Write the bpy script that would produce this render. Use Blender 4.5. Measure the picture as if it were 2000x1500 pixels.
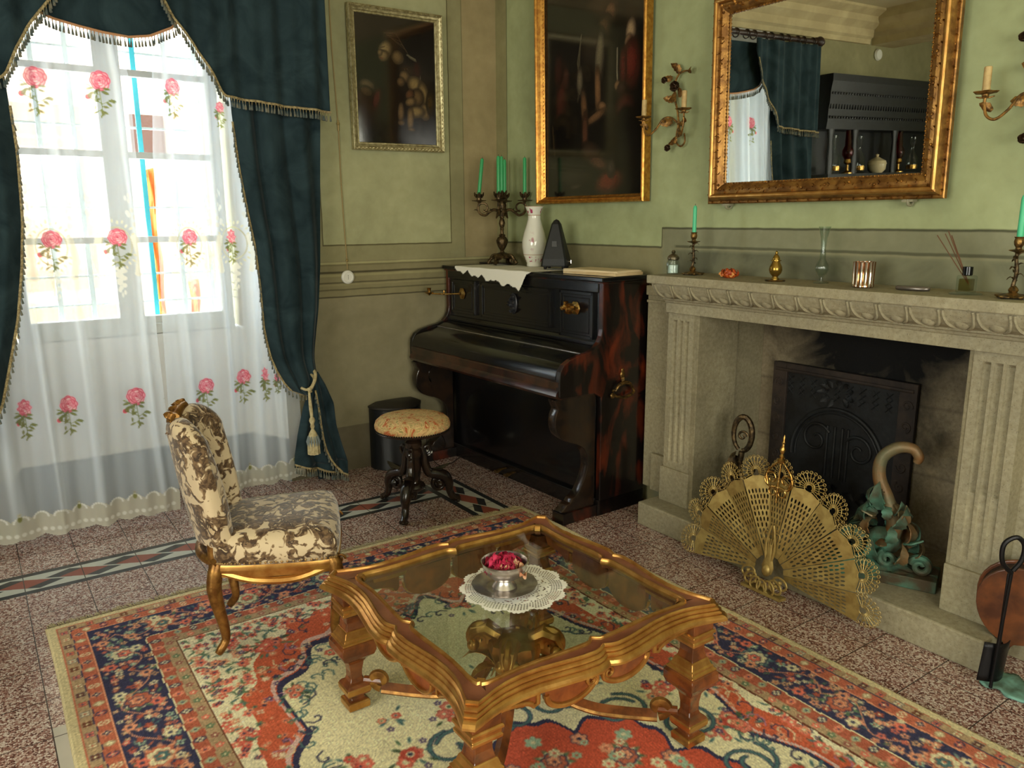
import bpy, math, random
import numpy as np
from mathutils import Matrix, Vector, noise
R_=random.Random(7); PI=math.pi; rad=math.radians
for o in list(bpy.data.objects): bpy.data.objects.remove(o)
scn=bpy.context.scene; COL=scn.collection
# ------------------------------------------------------------------ camera
cd=bpy.data.cameras.new('camera'); cam=bpy.data.objects.new('camera',cd); COL.objects.link(cam); scn.camera=cam
cd.sensor_width=36; cd.lens=1521.7*36/2000; cd.clip_start=.02; cd.clip_end=200
yaw,pit,rol=rad(55.0227),rad(-11.9201),rad(.3193)
fw=Vector((math.cos(pit)*math.cos(yaw),math.cos(pit)*math.sin(yaw),math.sin(pit)))
ri=Vector((math.sin(yaw),-math.cos(yaw),0)); dn=fw.cross(ri)
r2=ri*math.cos(rol)+dn*math.sin(rol); d2=-ri*math.sin(rol)+dn*math.cos(rol)
m=Matrix.Identity(4)
for i in range(3): m[i][0]=r2[i]; m[i][1]=-d2[i]; m[i][2]=-fw[i]
m.translation=(-3.067,-4.551,1.58); cam.matrix_world=m
# ------------------------------------------------------------------ world, light, exposure
w=bpy.data.worlds.new('sky'); scn.world=w; w.use_nodes=True
bg=w.node_tree.nodes['Background']; wt=w.node_tree
# overcast sky: cool and bright on the street side (+y), warmer and dimmer on the other sides, a tint added to warm the room
_tc=wt.nodes.new('ShaderNodeTexCoord'); _sx=wt.nodes.new('ShaderNodeSeparateXYZ'); _mr=wt.nodes.new('ShaderNodeMapRange'); _mx=wt.nodes.new('ShaderNodeMix'); _mx.data_type='RGBA'
wt.links.new(_tc.outputs['Generated'],_sx.inputs[0]); wt.links.new(_sx.outputs[1],_mr.inputs[0]); _mr.inputs[1].default_value=-.1; _mr.inputs[2].default_value=.15
_mx.inputs[6].default_value=(6.0,5.65,4.85,1); _mx.inputs[7].default_value=(6.0,7.1,8.2,1); wt.links.new(_mr.outputs[0],_mx.inputs[0]); wt.links.new(_mx.outputs[2],bg.inputs[0]); bg.inputs[1].default_value=1.0
def portal(loc,rot,sx,sy):
    l=bpy.data.lights.new('window_portal','AREA'); l.shape='RECTANGLE'; l.size=sx; l.size_y=sy; l.cycles.is_portal=True
    o=bpy.data.objects.new('window_portal',l); o.location=loc; o.rotation_euler=rot; COL.objects.link(o)
portal((-2.31,.46,1.85),(-PI/2,0,0),1.2,1.78)
portal((-3.0,-6.98,1.75),(PI/2,0,0),2.8,1.9)
portal((-5.98,-4.0,1.75),(0,-PI/2,0),1.9,2.4)
vs=scn.view_settings; vs.view_transform='Standard'; vs.look='None'; vs.gamma=1; vs.use_curve_mapping=False; vs.exposure=1.32
cy=scn.cycles; cy.max_bounces=9; cy.diffuse_bounces=5; cy.glossy_bounces=4; cy.transmission_bounces=6; cy.transparent_max_bounces=20
cy.sample_clamp_indirect=6; cy.caustics_reflective=False; cy.caustics_refractive=False
# ------------------------------------------------------------------ helpers
def lin(c):
    c=np.asarray(c,float)/255.0
    return np.where(c<=.04045,c/12.92,((c+.055)/1.055)**2.4)
def L4(c): v=lin(c); return (float(v[0]),float(v[1]),float(v[2]),1.0)
class G:
    """small node-graph builder"""
    def __init__(s,name):
        s.mat=bpy.data.materials.new(name); s.mat.use_nodes=True; s.t=s.mat.node_tree; s.N=s.t.nodes
        s.b=s.N['Principled BSDF']; s.out=s.N['Material Output']
    def link(s,a,b): s.t.links.new(a,b)
    def put(s,sock,v):
        if hasattr(v,'is_output') or isinstance(v,bpy.types.NodeSocket): s.link(v,sock)
        else: sock.default_value=v
    def m(s,op,a,b=0.0,c=0.0):
        n=s.N.new('ShaderNodeMath'); n.operation=op
        for i,v in enumerate((a,b,c)): s.put(n.inputs[i],v)
        return n.outputs[0]
    def geo(s): return s.N.new('ShaderNodeNewGeometry').outputs['Position']
    def obj(s): return s.N.new('ShaderNodeTexCoord').outputs['Object']
    def xyz(s,v):
        n=s.N.new('ShaderNodeSeparateXYZ'); s.link(v,n.inputs[0]); return n.outputs
    def scale(s,v,k):
        n=s.N.new('ShaderNodeVectorMath'); n.operation='MULTIPLY'; s.link(v,n.inputs[0]); n.inputs[1].default_value=k; return n.outputs[0]
    def noise(s,v,scale,detail=3,dist=0,rough=.55):
        n=s.N.new('ShaderNodeTexNoise'); s.link(v,n.inputs['Vector']); n.inputs['Scale'].default_value=scale
        n.inputs['Detail'].default_value=detail; n.inputs['Distortion'].default_value=dist; n.inputs['Roughness'].default_value=rough
        return n.outputs['Fac']
    def vor(s,v,scale,feat='F1',out='Distance'):
        n=s.N.new('ShaderNodeTexVoronoi'); s.link(v,n.inputs['Vector']); n.inputs['Scale'].default_value=scale; n.feature=feat
        return n.outputs[out]
    def mix(s,f,a,b):
        n=s.N.new('ShaderNodeMix'); n.data_type='RGBA'; s.put(n.inputs[0],f)
        s.put(n.inputs[6],a if not isinstance(a,tuple) or len(a)==4 else L4(a)); s.put(n.inputs[7],b if not isinstance(b,tuple) or len(b)==4 else L4(b))
        return n.outputs[2]
    def mul(s,f,a,b):
        n=s.N.new('ShaderNodeMix'); n.data_type='RGBA'; n.blend_type='MULTIPLY'; s.put(n.inputs[0],f); s.put(n.inputs[6],a); s.put(n.inputs[7],b); return n.outputs[2]
    def gt(s,a,b,w=.001):  # soft step a>b
        n=s.N.new('ShaderNodeMapRange'); s.put(n.inputs[0],a); n.inputs[1].default_value=b-w; n.inputs[2].default_value=b+w; return n.outputs[0]
    def band(s,a,lo,hi,w=.001): return s.m('MULTIPLY',s.gt(a,lo,w),s.m('SUBTRACT',1.0,s.gt(a,hi,w)))
    def rect(s,a,b,r,w=.001): return s.m('MULTIPLY',s.band(a,r[0],r[1],w),s.band(b,r[2],r[3],w))
    def ramp(s,f,stops):
        n=s.N.new('ShaderNodeValToRGB'); e=n.color_ramp.elements
        while len(e)>1: e.remove(e[-1])
        e[0].position=stops[0][0]; e[0].color=L4(stops[0][1])
        for p,c in stops[1:]:
            k=e.new(p); k.color=L4(c)
        s.link(f,n.inputs[0]); return n.outputs[0]
    def bump(s,h,strength=.3,dist=.01):
        n=s.N.new('ShaderNodeBump'); n.inputs['Strength'].default_value=strength; n.inputs['Distance'].default_value=dist
        s.link(h,n.inputs['Height']); s.link(n.outputs[0],s.b.inputs['Normal'])
    def fin(s,col=None,rough=.5,metal=0,spec=None,coat=0,alpha=None,trans=0,ior=None,sheen=0):
        if col is not None: s.put(s.b.inputs['Base Color'],col if not isinstance(col,tuple) else (L4(col) if len(col)==3 else col))
        s.put(s.b.inputs['Roughness'],rough); s.b.inputs['Metallic'].default_value=metal
        if spec is not None: s.b.inputs['Specular IOR Level'].default_value=spec
        s.b.inputs['Coat Weight'].default_value=coat; s.b.inputs['Coat Roughness'].default_value=.08
        if trans: s.b.inputs['Transmission Weight'].default_value=trans
        if ior: s.b.inputs['IOR'].default_value=ior
        if sheen: s.b.inputs['Sheen Weight'].default_value=sheen; s.b.inputs['Sheen Roughness'].default_value=.4
        if alpha is not None: s.put(s.b.inputs['Alpha'],alpha)
        return s.mat
def simple(name,c,rough=.5,metal=0,c2=None,ns=20,bump=0,bs=60,**k):
    g=G(name); v=g.obj(); col=c
    if c2: 
        f=g.noise(v,ns,4,.3); f=g.gt(f,.5,.12); col=g.mix(f,c,c2)
    if bump: g.bump(g.noise(v,bs,4),bump,.004)
    return g.fin(col,rough,metal,**k)
class MB:
    def __init__(s): s.v=[]; s.f=[]
    def add(s,vs,fs,M=None):
        o=len(s.v)
        s.v+= [tuple(M@Vector(p)) for p in vs] if M is not None else [tuple(p) for p in vs]
        s.f+= [tuple(i+o for i in q) for q in fs]; return s
    def box(s,x0,x1,y0,y1,z0,z1,M=None):
        vs=[(x,y,z) for z in (z0,z1) for y in (y0,y1) for x in (x0,x1)]
        return s.add(vs,[(0,2,3,1),(4,5,7,6),(0,1,5,4),(2,6,7,3),(0,4,6,2),(1,3,7,5)],M)
    def lathe(s,prof,seg=24,M=None,rot=0,fn=None):
        vs=[];fs=[];n=len(prof)
        for r,z in prof:
            for k in range(seg):
                a=rot+2*PI*k/seg; q=r*(fn(a,z) if fn else 1); vs.append((q*math.cos(a),q*math.sin(a),z))
        for i in range(n-1):
            for k in range(seg): k2=(k+1)%seg; fs.append((i*seg+k,i*seg+k2,(i+1)*seg+k2,(i+1)*seg+k))
        if prof[0][0]>1e-5: fs.append(tuple(range(seg-1,-1,-1)))
        if prof[-1][0]>1e-5: fs.append(tuple((n-1)*seg+k for k in range(seg)))
        return s.add(vs,fs,M)
    def sq(s,prof,M=None): return s.lathe([(r*1.41421,z) for r,z in prof],4,M,PI/4)
    def tube(s,pts,r,seg=8,M=None,cap=True,flat=1.0,up=None):
        P=[Vector(p) for p in pts]; n=len(P); rr=r if isinstance(r,(list,tuple)) else [r]*n
        if len(rr)!=n: rr=[rr[min(len(rr)-1,int(i*(len(rr)-1)/max(1,n-1)))]*(1-((i*(len(rr)-1)/max(1,n-1))%1))+rr[min(len(rr)-1,int(i*(len(rr)-1)/max(1,n-1))+1)]*((i*(len(rr)-1)/max(1,n-1))%1) for i in range(n)]
        vs=[];fs=[]; nv=None
        for i in range(n):
            t=(P[min(i+1,n-1)]-P[max(i-1,0)]); t=t.normalized() if t.length>1e-9 else Vector((0,0,1))
            if nv is None:
                nv=Vector(up) if up else (Vector((0,0,1)) if abs(t.z)<.9 else Vector((1,0,0)))
            nv=(nv-t*nv.dot(t)); nv=nv.normalized() if nv.length>1e-6 else t.orthogonal().normalized()
            b=t.cross(nv)
            for k in range(seg):
                a=2*PI*k/seg; vs.append(P[i]+nv*(rr[i]*math.cos(a))+b*(rr[i]*flat*math.sin(a)))
        for i in range(n-1):
            for k in range(seg): k2=(k+1)%seg; fs.append((i*seg+k,i*seg+k2,(i+1)*seg+k2,(i+1)*seg+k))
        if cap: fs.append(tuple(range(seg-1,-1,-1))); fs.append(tuple((n-1)*seg+k for k in range(seg)))
        return s.add(vs,fs,M)
    def sph(s,c,r,seg=12,M=None,sc=(1,1,1)):
        n=max(4,seg//2); pr=[(math.sin(PI*i/n),-math.cos(PI*i/n)) for i in range(n+1)]
        T=Matrix.Translation(c)@Matrix.Diagonal((r*sc[0],r*sc[1],r*sc[2],1)); 
        return s.lathe([(max(a,0.0001),z) for a,z in pr],seg,(M@T) if M is not None else T)
    def grid(s,fn,nu,nv,M=None,cu=False):
        vs=[fn(i/(nu if cu else nu-1),j/(nv-1)) for j in range(nv) for i in range(nu)]
        fs=[(j*nu+i,j*nu+(i+1)%nu,(j+1)*nu+(i+1)%nu,(j+1)*nu+i) for j in range(nv-1) for i in range(nu if cu else nu-1)]
        return s.add(vs,fs,M)
    def prism(s,poly,a,b,M=None,axis='z'):
        n=len(poly); f={'z':lambda p,h:(p[0],p[1],h),'y':lambda p,h:(p[0],h,p[1]),'x':lambda p,h:(h,p[0],p[1])}[axis]
        vs=[f(p,a) for p in poly]+[f(p,b) for p in poly]
        fs=[tuple(range(n-1,-1,-1)),tuple(range(n,2*n))]+[(i,(i+1)%n,n+(i+1)%n,n+i) for i in range(n)]
        return s.add(vs,fs,M)
    def leaf(s,o,d,up,ln,wd,curl=.4,M=None,lobes=3,th=.0015):
        """acanthus-like leaf: a lobed, ribbed, curling blade with thickness"""
        d=Vector(d).normalized(); up=Vector(up); up=(up-d*up.dot(d)).normalized(); sd=d.cross(up); o=Vector(o)
        nu,nv=5,9; top=[]
        for j in range(nv):
            v=j/(nv-1); wv=wd*.5*math.sin(PI*min(1,v*.93+.07))**.7*(1-.22*(math.sin(v*lobes*2*PI)**2) if lobes else 1)+.0005
            ang=curl*v*v*2.2
            c=o+d*(ln*(math.sin(ang)/max(ang,1e-3) if ang>1e-3 else 1)*v)+up*(ln*v*(1-math.cos(ang))/max(ang,1e-3) if ang>1e-3 else 0)
            for i in range(nu):
                u=i/(nu-1)*2-1; top.append(c+sd*(wv*u)+up*(-abs(u)*wv*.35*(1 if abs(u)>.3 else .4)))
        bot=[p-up*th*2 for p in top]; vs=top+bot; n=nu*nv; fs=[]
        for j in range(nv-1):
            for i in range(nu-1):
                a=j*nu+i; fs.append((a,a+1,a+nu+1,a+nu)); fs.append((n+a,n+a+nu,n+a+nu+1,n+a+1))
        ring=[i for i in range(nu)]+[j*nu+nu-1 for j in range(1,nv)]+[(nv-1)*nu+i for i in range(nu-2,-1,-1)]+[j*nu for j in range(nv-2,0,-1)]
        for a,b in zip(ring,ring[1:]+ring[:1]): fs.append((a,n+a,n+b,b))
        return s.add(vs,fs,M)
    def spiral(s,c,ax,ay,r0,r1,a0,turns,rad0,rad1,n=28,seg=8,M=None,flat=1.0):
        c=Vector(c);ax=Vector(ax);ay=Vector(ay);P=[];q=[]
        for i in range(n):
            t=i/(n-1); r=r0+(r1-r0)*t; a=a0+turns*2*PI*t; P.append(c+ax*(r*math.cos(a))+ay*(r*math.sin(a))); q.append(rad0+(rad1-rad0)*t)
        return s.tube(P,q,seg,M,True,flat,up=ax.cross(ay))
    def mesh(s,name,smooth=True,ang=40):
        me=bpy.data.meshes.new(name); me.from_pydata(s.v,[],s.f); me.update()
        if smooth:
            me.shade_smooth(); me.set_sharp_from_angle(angle=rad(ang))
        return me
    def build(s,name,mat,parent=None,bev=0,smooth=True,ang=40,sub=0,solid=0):
        return link(name,s.mesh(name,smooth,ang),mat,parent,bev,sub,solid)
def link(name,me,mat,parent=None,bev=0,sub=0,solid=0):
    o=bpy.data.objects.new(name,me); COL.objects.link(o)
    if mat is not None: me.materials.clear(); me.materials.append(mat)
    if parent is not None: o.parent=parent
    if solid: k=o.modifiers.new('s','SOLIDIFY'); k.thickness=solid; k.offset=0
    if bev: k=o.modifiers.new('b','BEVEL'); k.width=bev; k.segments=2; k.limit_method='ANGLE'; k.angle_limit=rad(35)
    if sub: k=o.modifiers.new('u','SUBSURF'); k.levels=sub; k.render_levels=sub
    return o
def tag(o,label=None,cat=None,group=None,kind=None):
    for k,v in (('label',label),('category',cat),('group',group),('kind',kind)):
        if v: o[k]=v
    return o
def thing(name,label,cat,loc=(0,0,0),rz=0,group=None,rot=None,sc=1):
    o=bpy.data.objects.new(name,None); COL.objects.link(o); o.location=loc; o.rotation_euler=rot if rot else (0,0,rz); o.scale=(sc,)*3
    o.empty_display_size=.05
    return tag(o,label,cat,group)
def copy_tree(o,parent=None):
    c=o.copy(); COL.objects.link(c)
    if parent is not None: c.parent=parent; c.matrix_parent_inverse=o.matrix_parent_inverse.copy()
    for ch in list(o.children): copy_tree(ch,c)
    return c
def catmull(P,n=8):
    P=[Vector(p) for p in P]; Q=[P[0]*2-P[1]]+P+[P[-1]*2-P[-2]]; out=[]
    for i in range(1,len(Q)-2):
        for k in range(n):
            t=k/n; a,b,c,d=Q[i-1:i+3]; out.append(.5*((2*b)+(c-a)*t+(2*a-5*b+4*c-d)*t*t+(3*b-a-3*c+d)*t**3))
    out.append(P[-1]); return out
def curve_shape(name,loops,depth,bevel=0):
    """filled 2D outline (outer loop + holes) given thickness, returned as a mesh in the XY plane"""
    cu=bpy.data.curves.new(name,'CURVE'); cu.dimensions='2D'; cu.fill_mode='BOTH'; cu.extrude=depth/2; cu.bevel_depth=bevel; cu.bevel_resolution=1
    for lp in loops:
        sp=cu.splines.new('POLY'); sp.points.add(len(lp)-1); sp.use_cyclic_u=True
        for i,p in enumerate(lp): sp.points[i].co=(p[0],p[1],0,1)
    t=bpy.data.objects.new('t',cu); COL.objects.link(t); bpy.context.view_layer.update()
    me=bpy.data.meshes.new_from_object(t.evaluated_get(bpy.context.evaluated_depsgraph_get()))
    bpy.data.objects.remove(t); bpy.data.curves.remove(cu); me.name=name
    me.shade_smooth(); me.set_sharp_from_angle(angle=rad(35)); return me
def interp(pts,t): # pts [(key,val)] key any monotone
    p=sorted(pts); return float(np.interp(t,[a for a,_ in p],[b for _,b in p]))
# ------------------------------------------------------------------ canvases painted by code, carried as a colour attribute on a fine mesh
class Canvas:
    def __init__(s,w,h,res,base):
        s.w,s.h,s.res=w,h,res; s.W=int(round(w/res))+1; s.H=int(round(h/res))+1
        s.a=np.zeros((s.H,s.W,4),np.float32); s.a[:,:,:len(base)]=base
        if len(base)==3: s.a[:,:,3]=1
        s.X,s.Y=np.meshgrid(np.linspace(0,w,s.W),np.linspace(0,h,s.H))
    def win(s,x0,x1,y0,y1):
        r=s.res; i0=max(0,int(x0/r)-1); i1=min(s.W,int(x1/r)+3); j0=max(0,int(y0/r)-1); j1=min(s.H,int(y1/r)+3)
        return slice(j0,j1),slice(i0,i1)
    def put(s,sl,m,col,al=None):
        if m.size==0: return
        m=np.clip(m,0,1)[...,None]; t=s.a[sl]; t[:,:,:3]=t[:,:,:3]*(1-m)+np.array(col[:3],np.float32)*m
        if al is not None: t[:,:,3:4]=t[:,:,3:4]*(1-m)+al*m
    def ell(s,cx,cy,rx,ry,col,rot=0,al=None,soft=1.0):
        R=max(rx,ry)+s.res*2; sl=s.win(cx-R,cx+R,cy-R,cy+R); X=s.X[sl]-cx; Y=s.Y[sl]-cy
        c,n=math.cos(rot),math.sin(rot); u=(X*c+Y*n)/rx; v=(-X*n+Y*c)/ry
        s.put(sl,(1-np.sqrt(u*u+v*v))*min(rx,ry)/(s.res*soft)+.5,col,al)
    def line(s,P,wd,col,al=None):
        for (x0,y0),(x1,y1) in zip(P,P[1:]):
            sl=s.win(min(x0,x1)-wd,max(x0,x1)+wd,min(y0,y1)-wd,max(y0,y1)+wd); X=s.X[sl]; Y=s.Y[sl]
            dx,dy=x1-x0,y1-y0; L=dx*dx+dy*dy+1e-12; t=np.clip(((X-x0)*dx+(Y-y0)*dy)/L,0,1)
            d=np.hypot(X-x0-t*dx,Y-y0-t*dy); s.put(sl,(wd/2-d)/s.res+.5,col,al)
    def poly(s,P,col,al=None,soft=1.0):
        xs=[p[0] for p in P]; ys=[p[1] for p in P]; sl=s.win(min(xs),max(xs),min(ys),max(ys)); X=s.X[sl]; Y=s.Y[sl]
        ins=np.zeros(X.shape,bool); n=len(P)
        for i in range(n):
            (x0,y0),(x1,y1)=P[i],P[(i+1)%n]
            if y0==y1: continue
            c=((Y>=min(y0,y1))&(Y<max(y0,y1))); xi=x0+(Y-y0)*(x1-x0)/(y1-y0); ins^=c&(X<xi)
        m=ins.astype(np.float32)
        if soft>1:
            for _ in range(int(soft)):
                q=m.copy(); q[1:]+=m[:-1]; q[:-1]+=m[1:]; q[:,1:]+=m[:,:-1]; q[:,:-1]+=m[:,1:]; m=q/5
        s.put(sl,m,col,al)
    def flower(s,x,y,r,c1,c2,n=5,rot=0,c3=None,edge=None):
        if edge: 
            for k in range(n): a=rot+2*PI*k/n; s.ell(x+.6*r*math.cos(a),y+.6*r*math.sin(a),r*.5,r*.42,edge,a)
        for k in range(n): a=rot+2*PI*k/n; s.ell(x+.55*r*math.cos(a),y+.55*r*math.sin(a),r*.42,r*.32,c1,a)
        if c3: s.ell(x,y,r*.45,r*.45,c3)
        s.ell(x,y,r*.27,r*.27,c2)
    def leaf(s,x,y,r,a,c,w=.38): s.ell(x+r*.8*math.cos(a),y+r*.8*math.sin(a),r,r*w,c,a)
    def mesh(s,name,pos,smooth=True,flip=False):
        """pos(X,Y)->(H,W,3); colours stored linear"""
        P=pos(s.X,s.Y).astype(np.float32).reshape(-1,3); W,H=s.W,s.H; me=bpy.data.meshes.new(name)
        me.vertices.add(W*H); me.vertices.foreach_set('co',P.ravel())
        idx=np.arange(W*H).reshape(H,W); q=np.stack([idx[:-1,:-1],idx[:-1,1:],idx[1:,1:],idx[1:,:-1]],-1).reshape(-1,4)
        if flip: q=q[:,::-1]
        nf=len(q); me.loops.add(nf*4); me.loops.foreach_set('vertex_index',np.ascontiguousarray(q).ravel().astype(np.int32))
        me.polygons.add(nf); me.polygons.foreach_set('loop_start',np.arange(0,nf*4,4,dtype=np.int32))
        me.update(calc_edges=True); me.validate()
        at=me.color_attributes.new('Col','FLOAT_COLOR','POINT'); c=s.a.copy(); c[:,:,:3]=lin(c[:,:,:3]); at.data.foreach_set('color',c.astype(np.float32).ravel())
        if smooth: me.shade_smooth()
        return me
def attr_mat(name,rough=.8,coat=0,bump=0,bs=300,spec=.3,sheen=0):
    g=G(name); n=g.N.new('ShaderNodeAttribute'); n.attribute_name='Col'; 
    if bump: g.bump(g.noise(g.obj(),bs,3),bump,.003)
    return g.fin(n.outputs['Color'],rough,0,spec,coat,sheen=sheen)
# ------------------------------------------------------------------ materials
gold=simple('gilt_wood',(202,154,84),.30,.8,(176,124,62),22,.05,120)
gold_d=simple('dark_gilt',(164,120,60),.36,.7,(116,78,36),26,.25,120)
gold_b=simple('bright_gilt_frame',(205,152,70),.3,.75,(168,112,45),40,.15,200)
walnut=simple('reddish_walnut',(124,68,30),.25,0,(84,44,20),18,.1,60,coat=.5)
rose_wood=simple('pinkish_brown_lacquer',(140,84,60),.28,0,(118,66,46),14,.05,60,coat=.5)
ebony=simple('black_lacquer',(12,13,16),.24,0,(20,16,14),8,.05,40,coat=.4)
black_w=simple('black_carved_wood',(24,20,18),.22,0,(44,30,20),14,.1,80,coat=.3)
g=G('worn_red_mahogany'); _v=g.obj(); _f=g.gt(g.noise(g.scale(_v,(1,1.3,.7)),4.6,5,.8),.585,.09); g.fin(g.mix(_f,(15,10,9),(96,36,16)),.30,0,None,.35); mahog=g.mat
brass=simple('polished_brass',(200,166,98),.24,.95,(150,105,45),40,.2,150)
brass_o=simple('antique_brass',(140,108,58),.35,.85,(70,55,34),45,.4,160)
bronze=simple('dark_bronze',(112,92,62),.4,.8,(52,42,30),50,.4,180)
fanbrass=simple('pale_brass',(186,162,98),.45,.55,(160,134,76),22,.1,120)
silver=simple('silver_plate',(222,216,212),.26,.9,(180,170,162),25,.04,60)
cast=simple('sooty_cast_iron',(30,32,34),.6,.3,(18,16,15),12,.4,60)
rust=simple('rusty_iron_frame',(52,40,32),.75,.1,(34,26,22),16,.5,50)
patina=simple('verdigris_bronze',(78,125,105),.65,.2,(74,62,42),9,.5,60)
patina2=simple('bronze_brown_patina',(132,92,52),.5,.3,(104,104,78),7,.4,60)
wax=simple('mint_green_wax',(80,190,140),.4,0,spec=.4)
wax2=simple('leaf_green_wax',(60,160,98),.4,0,spec=.4)
ivory=simple('ivory_sleeve',(196,168,112),.6,0,(170,140,90),30)
white_p=simple('white_plastic',(222,220,208),.4)
iron_b=simple('black_iron',(22,20,22),.4,.5,bump=.2)
cord_m=simple('cream_cord',(196,182,140),.8,0,(168,152,110),60,.3,400)
cable_m=simple('tan_cable',(150,130,84),.7)
def glass_mat(name,c=(235,240,238),rough=.03,alpha=None):
    g=G(name); t=g.N.new('ShaderNodeBsdfTransparent'); t.inputs[0].default_value=L4(c)
    gl=g.N.new('ShaderNodeBsdfGlossy'); gl.inputs['Roughness'].default_value=rough
    fr=g.N.new('ShaderNodeFresnel'); _g=g.N.new('ShaderNodeNewGeometry'); g.link(g.m('ADD',1.5,g.m('MULTIPLY',_g.outputs['Backfacing'],1/1.5-1.5)),fr.inputs[0]); mx=g.N.new('ShaderNodeMixShader')
    g.link(fr.outputs[0],mx.inputs[0]); g.link(t.outputs[0],mx.inputs[1]); g.link(gl.outputs[0],mx.inputs[2]); g.link(mx.outputs[0],g.out.inputs[0]); return g.mat
pane=glass_mat('window_glass',(250,252,252)); glass_t=glass_mat('clear_glass',(228,236,232)); glass_w=glass_mat('crystal',(242,247,245),.05)
glass_a=glass_mat('amber_ribbed_glass',(170,125,80),.08); glass_pk=glass_mat('cranberry_glass',(200,40,90),.05)
def mirror_mat():
    g=G('silvered_mirror'); return g.fin((225,228,222),.01,1.0)
# plaster: a painted scheme (borders and fillet lines are paint, laid out in metres)
def plaster(name,scheme):
    g=G(name); p=g.geo(); x,y,z=g.xyz(p)
    n1=g.noise(p,2.2,5,.6); n2=g.noise(p,14,4,.2); wob=g.m('MULTIPLY',g.m('SUBTRACT',g.noise(p,9,2),.5),.006)
    h=g.m('ADD',x if scheme=='back' else y,wob); zz=g.m('ADD',z,wob)
    GREEN=(186,186,144) if scheme=='back' else (178,187,142); BEI=(176,160,120); LOW=(152,144,114); BASE=(118,110,88); OLV=(162,157,118)
    def lines(col,specs,k):
        for z0,c,wd,f in specs:
            col=g.mix(g.m('MULTIPLY',g.m('MULTIPLY',g.band(zz,z0-wd,z0+wd,.003),k),f),col,c)
        return col
    if scheme=='back':
        col=g.mix(g.gt(h,-.262,.002),OLV,BEI)                       # olive border, beige corner strip
        ins=g.rect(h,zz,(-1.262,-.372,1.436,3.2)); col=g.mix(ins,col,GREEN)
        for (a,b,c,d) in ((-1.266,-.368,1.43,3.2),): 
            o=g.rect(h,zz,(a-.003,b+.003,c-.003,d)); col=g.mix(g.m('MULTIPLY',g.m('SUBTRACT',o,ins),.8),col,(92,86,54))
        col=g.mix(g.m('MULTIPLY',g.band(h,-.266,-.261,.002),.6),col,(84,78,50))
        low=g.m('SUBTRACT',1.0,g.gt(zz,1.335)); col=g.mix(low,col,LOW)
        col=g.mix(g.band(zz,1.118,1.333,.004),col,(150,142,106))
        col=lines(col,[(1.324,(188,182,134),.006,.9),(1.312,(100,92,64),.004,.5),(1.268,(78,72,50),.006,.9),(1.25,(176,170,124),.007,.7),(1.205,(80,74,52),.004,.8),(1.192,(170,162,120),.004,.6),(1.162,(80,74,52),.004,.7),(1.118,(70,64,46),.004,.9),(1.108,(160,152,112),.003,.4)],g.m('SUBTRACT',1.0,g.gt(h,.5)))
    else:
        col=g.mix(g.gt(h,-.125,.002),GREEN,(160,155,114))
        up=g.m('ADD',g.m('MULTIPLY',g.gt(h,-1.563,.001),1.432),g.m('MULTIPLY',g.m('SUBTRACT',1.0,g.gt(h,-1.563,.001)),1.532))
        dz=g.m('SUBTRACT',zz,up); low=g.m('SUBTRACT',1.0,g.gt(dz,0,.002))
        grey=g.mix(g.gt(h,-1.563,.02),(146,146,118),(154,148,112)); col=g.mix(low,col,grey)
        col=g.mix(g.m('MULTIPLY',g.band(dz,-.006,.004,.003),.85),col,(70,70,50))
        col=g.mix(g.m('MULTIPLY',g.band(h,-.13,-.124,.002),g.m('MULTIPLY',.8,g.gt(zz,1.42))),col,(60,68,44))
        rt=g.m('SUBTRACT',1.0,g.gt(h,-1.66,.01))
        col=lines(col,[(1.438,(82,82,62),.007,.75),(1.427,(158,154,122),.005,.7)],rt)
        col=g.mix(g.m('MULTIPLY',g.band(h,-1.567,-1.561,.002),g.m('MULTIPLY',.8,g.band(zz,1.43,1.535))),col,(70,70,50))
        vst=g.m('MULTIPLY',g.m('SUBTRACT',1.0,g.gt(zz,1.42,.01)),rt); col=g.mix(g.m('MULTIPLY',vst,g.gt(n1,.5,.1)),col,(106,106,86))
    if scheme=='back':
        f=g.m('MULTIPLY',g.m('SUBTRACT',1.0,g.gt(zz,.293,.003)),1.0); col=g.mix(f,col,BASE)
    st=g.mix(g.gt(n1,.5,.22),(205,205,200),(255,255,255)); st=g.mul(1.0,st,g.mix(g.gt(n2,.5,.3),(228,226,220),(255,255,255)))
    col=g.mul(.8,col,st); g.bump(g.noise(p,160,3),.12,.002); return g.fin(col,.85,0,.25)
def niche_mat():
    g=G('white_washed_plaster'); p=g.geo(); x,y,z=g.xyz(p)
    col=g.mix(g.gt(z,.275,.003),(128,134,138),(214,214,210)); g.bump(g.noise(p,120,3),.1,.002); return g.fin(col,.85,0,.2)
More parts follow.
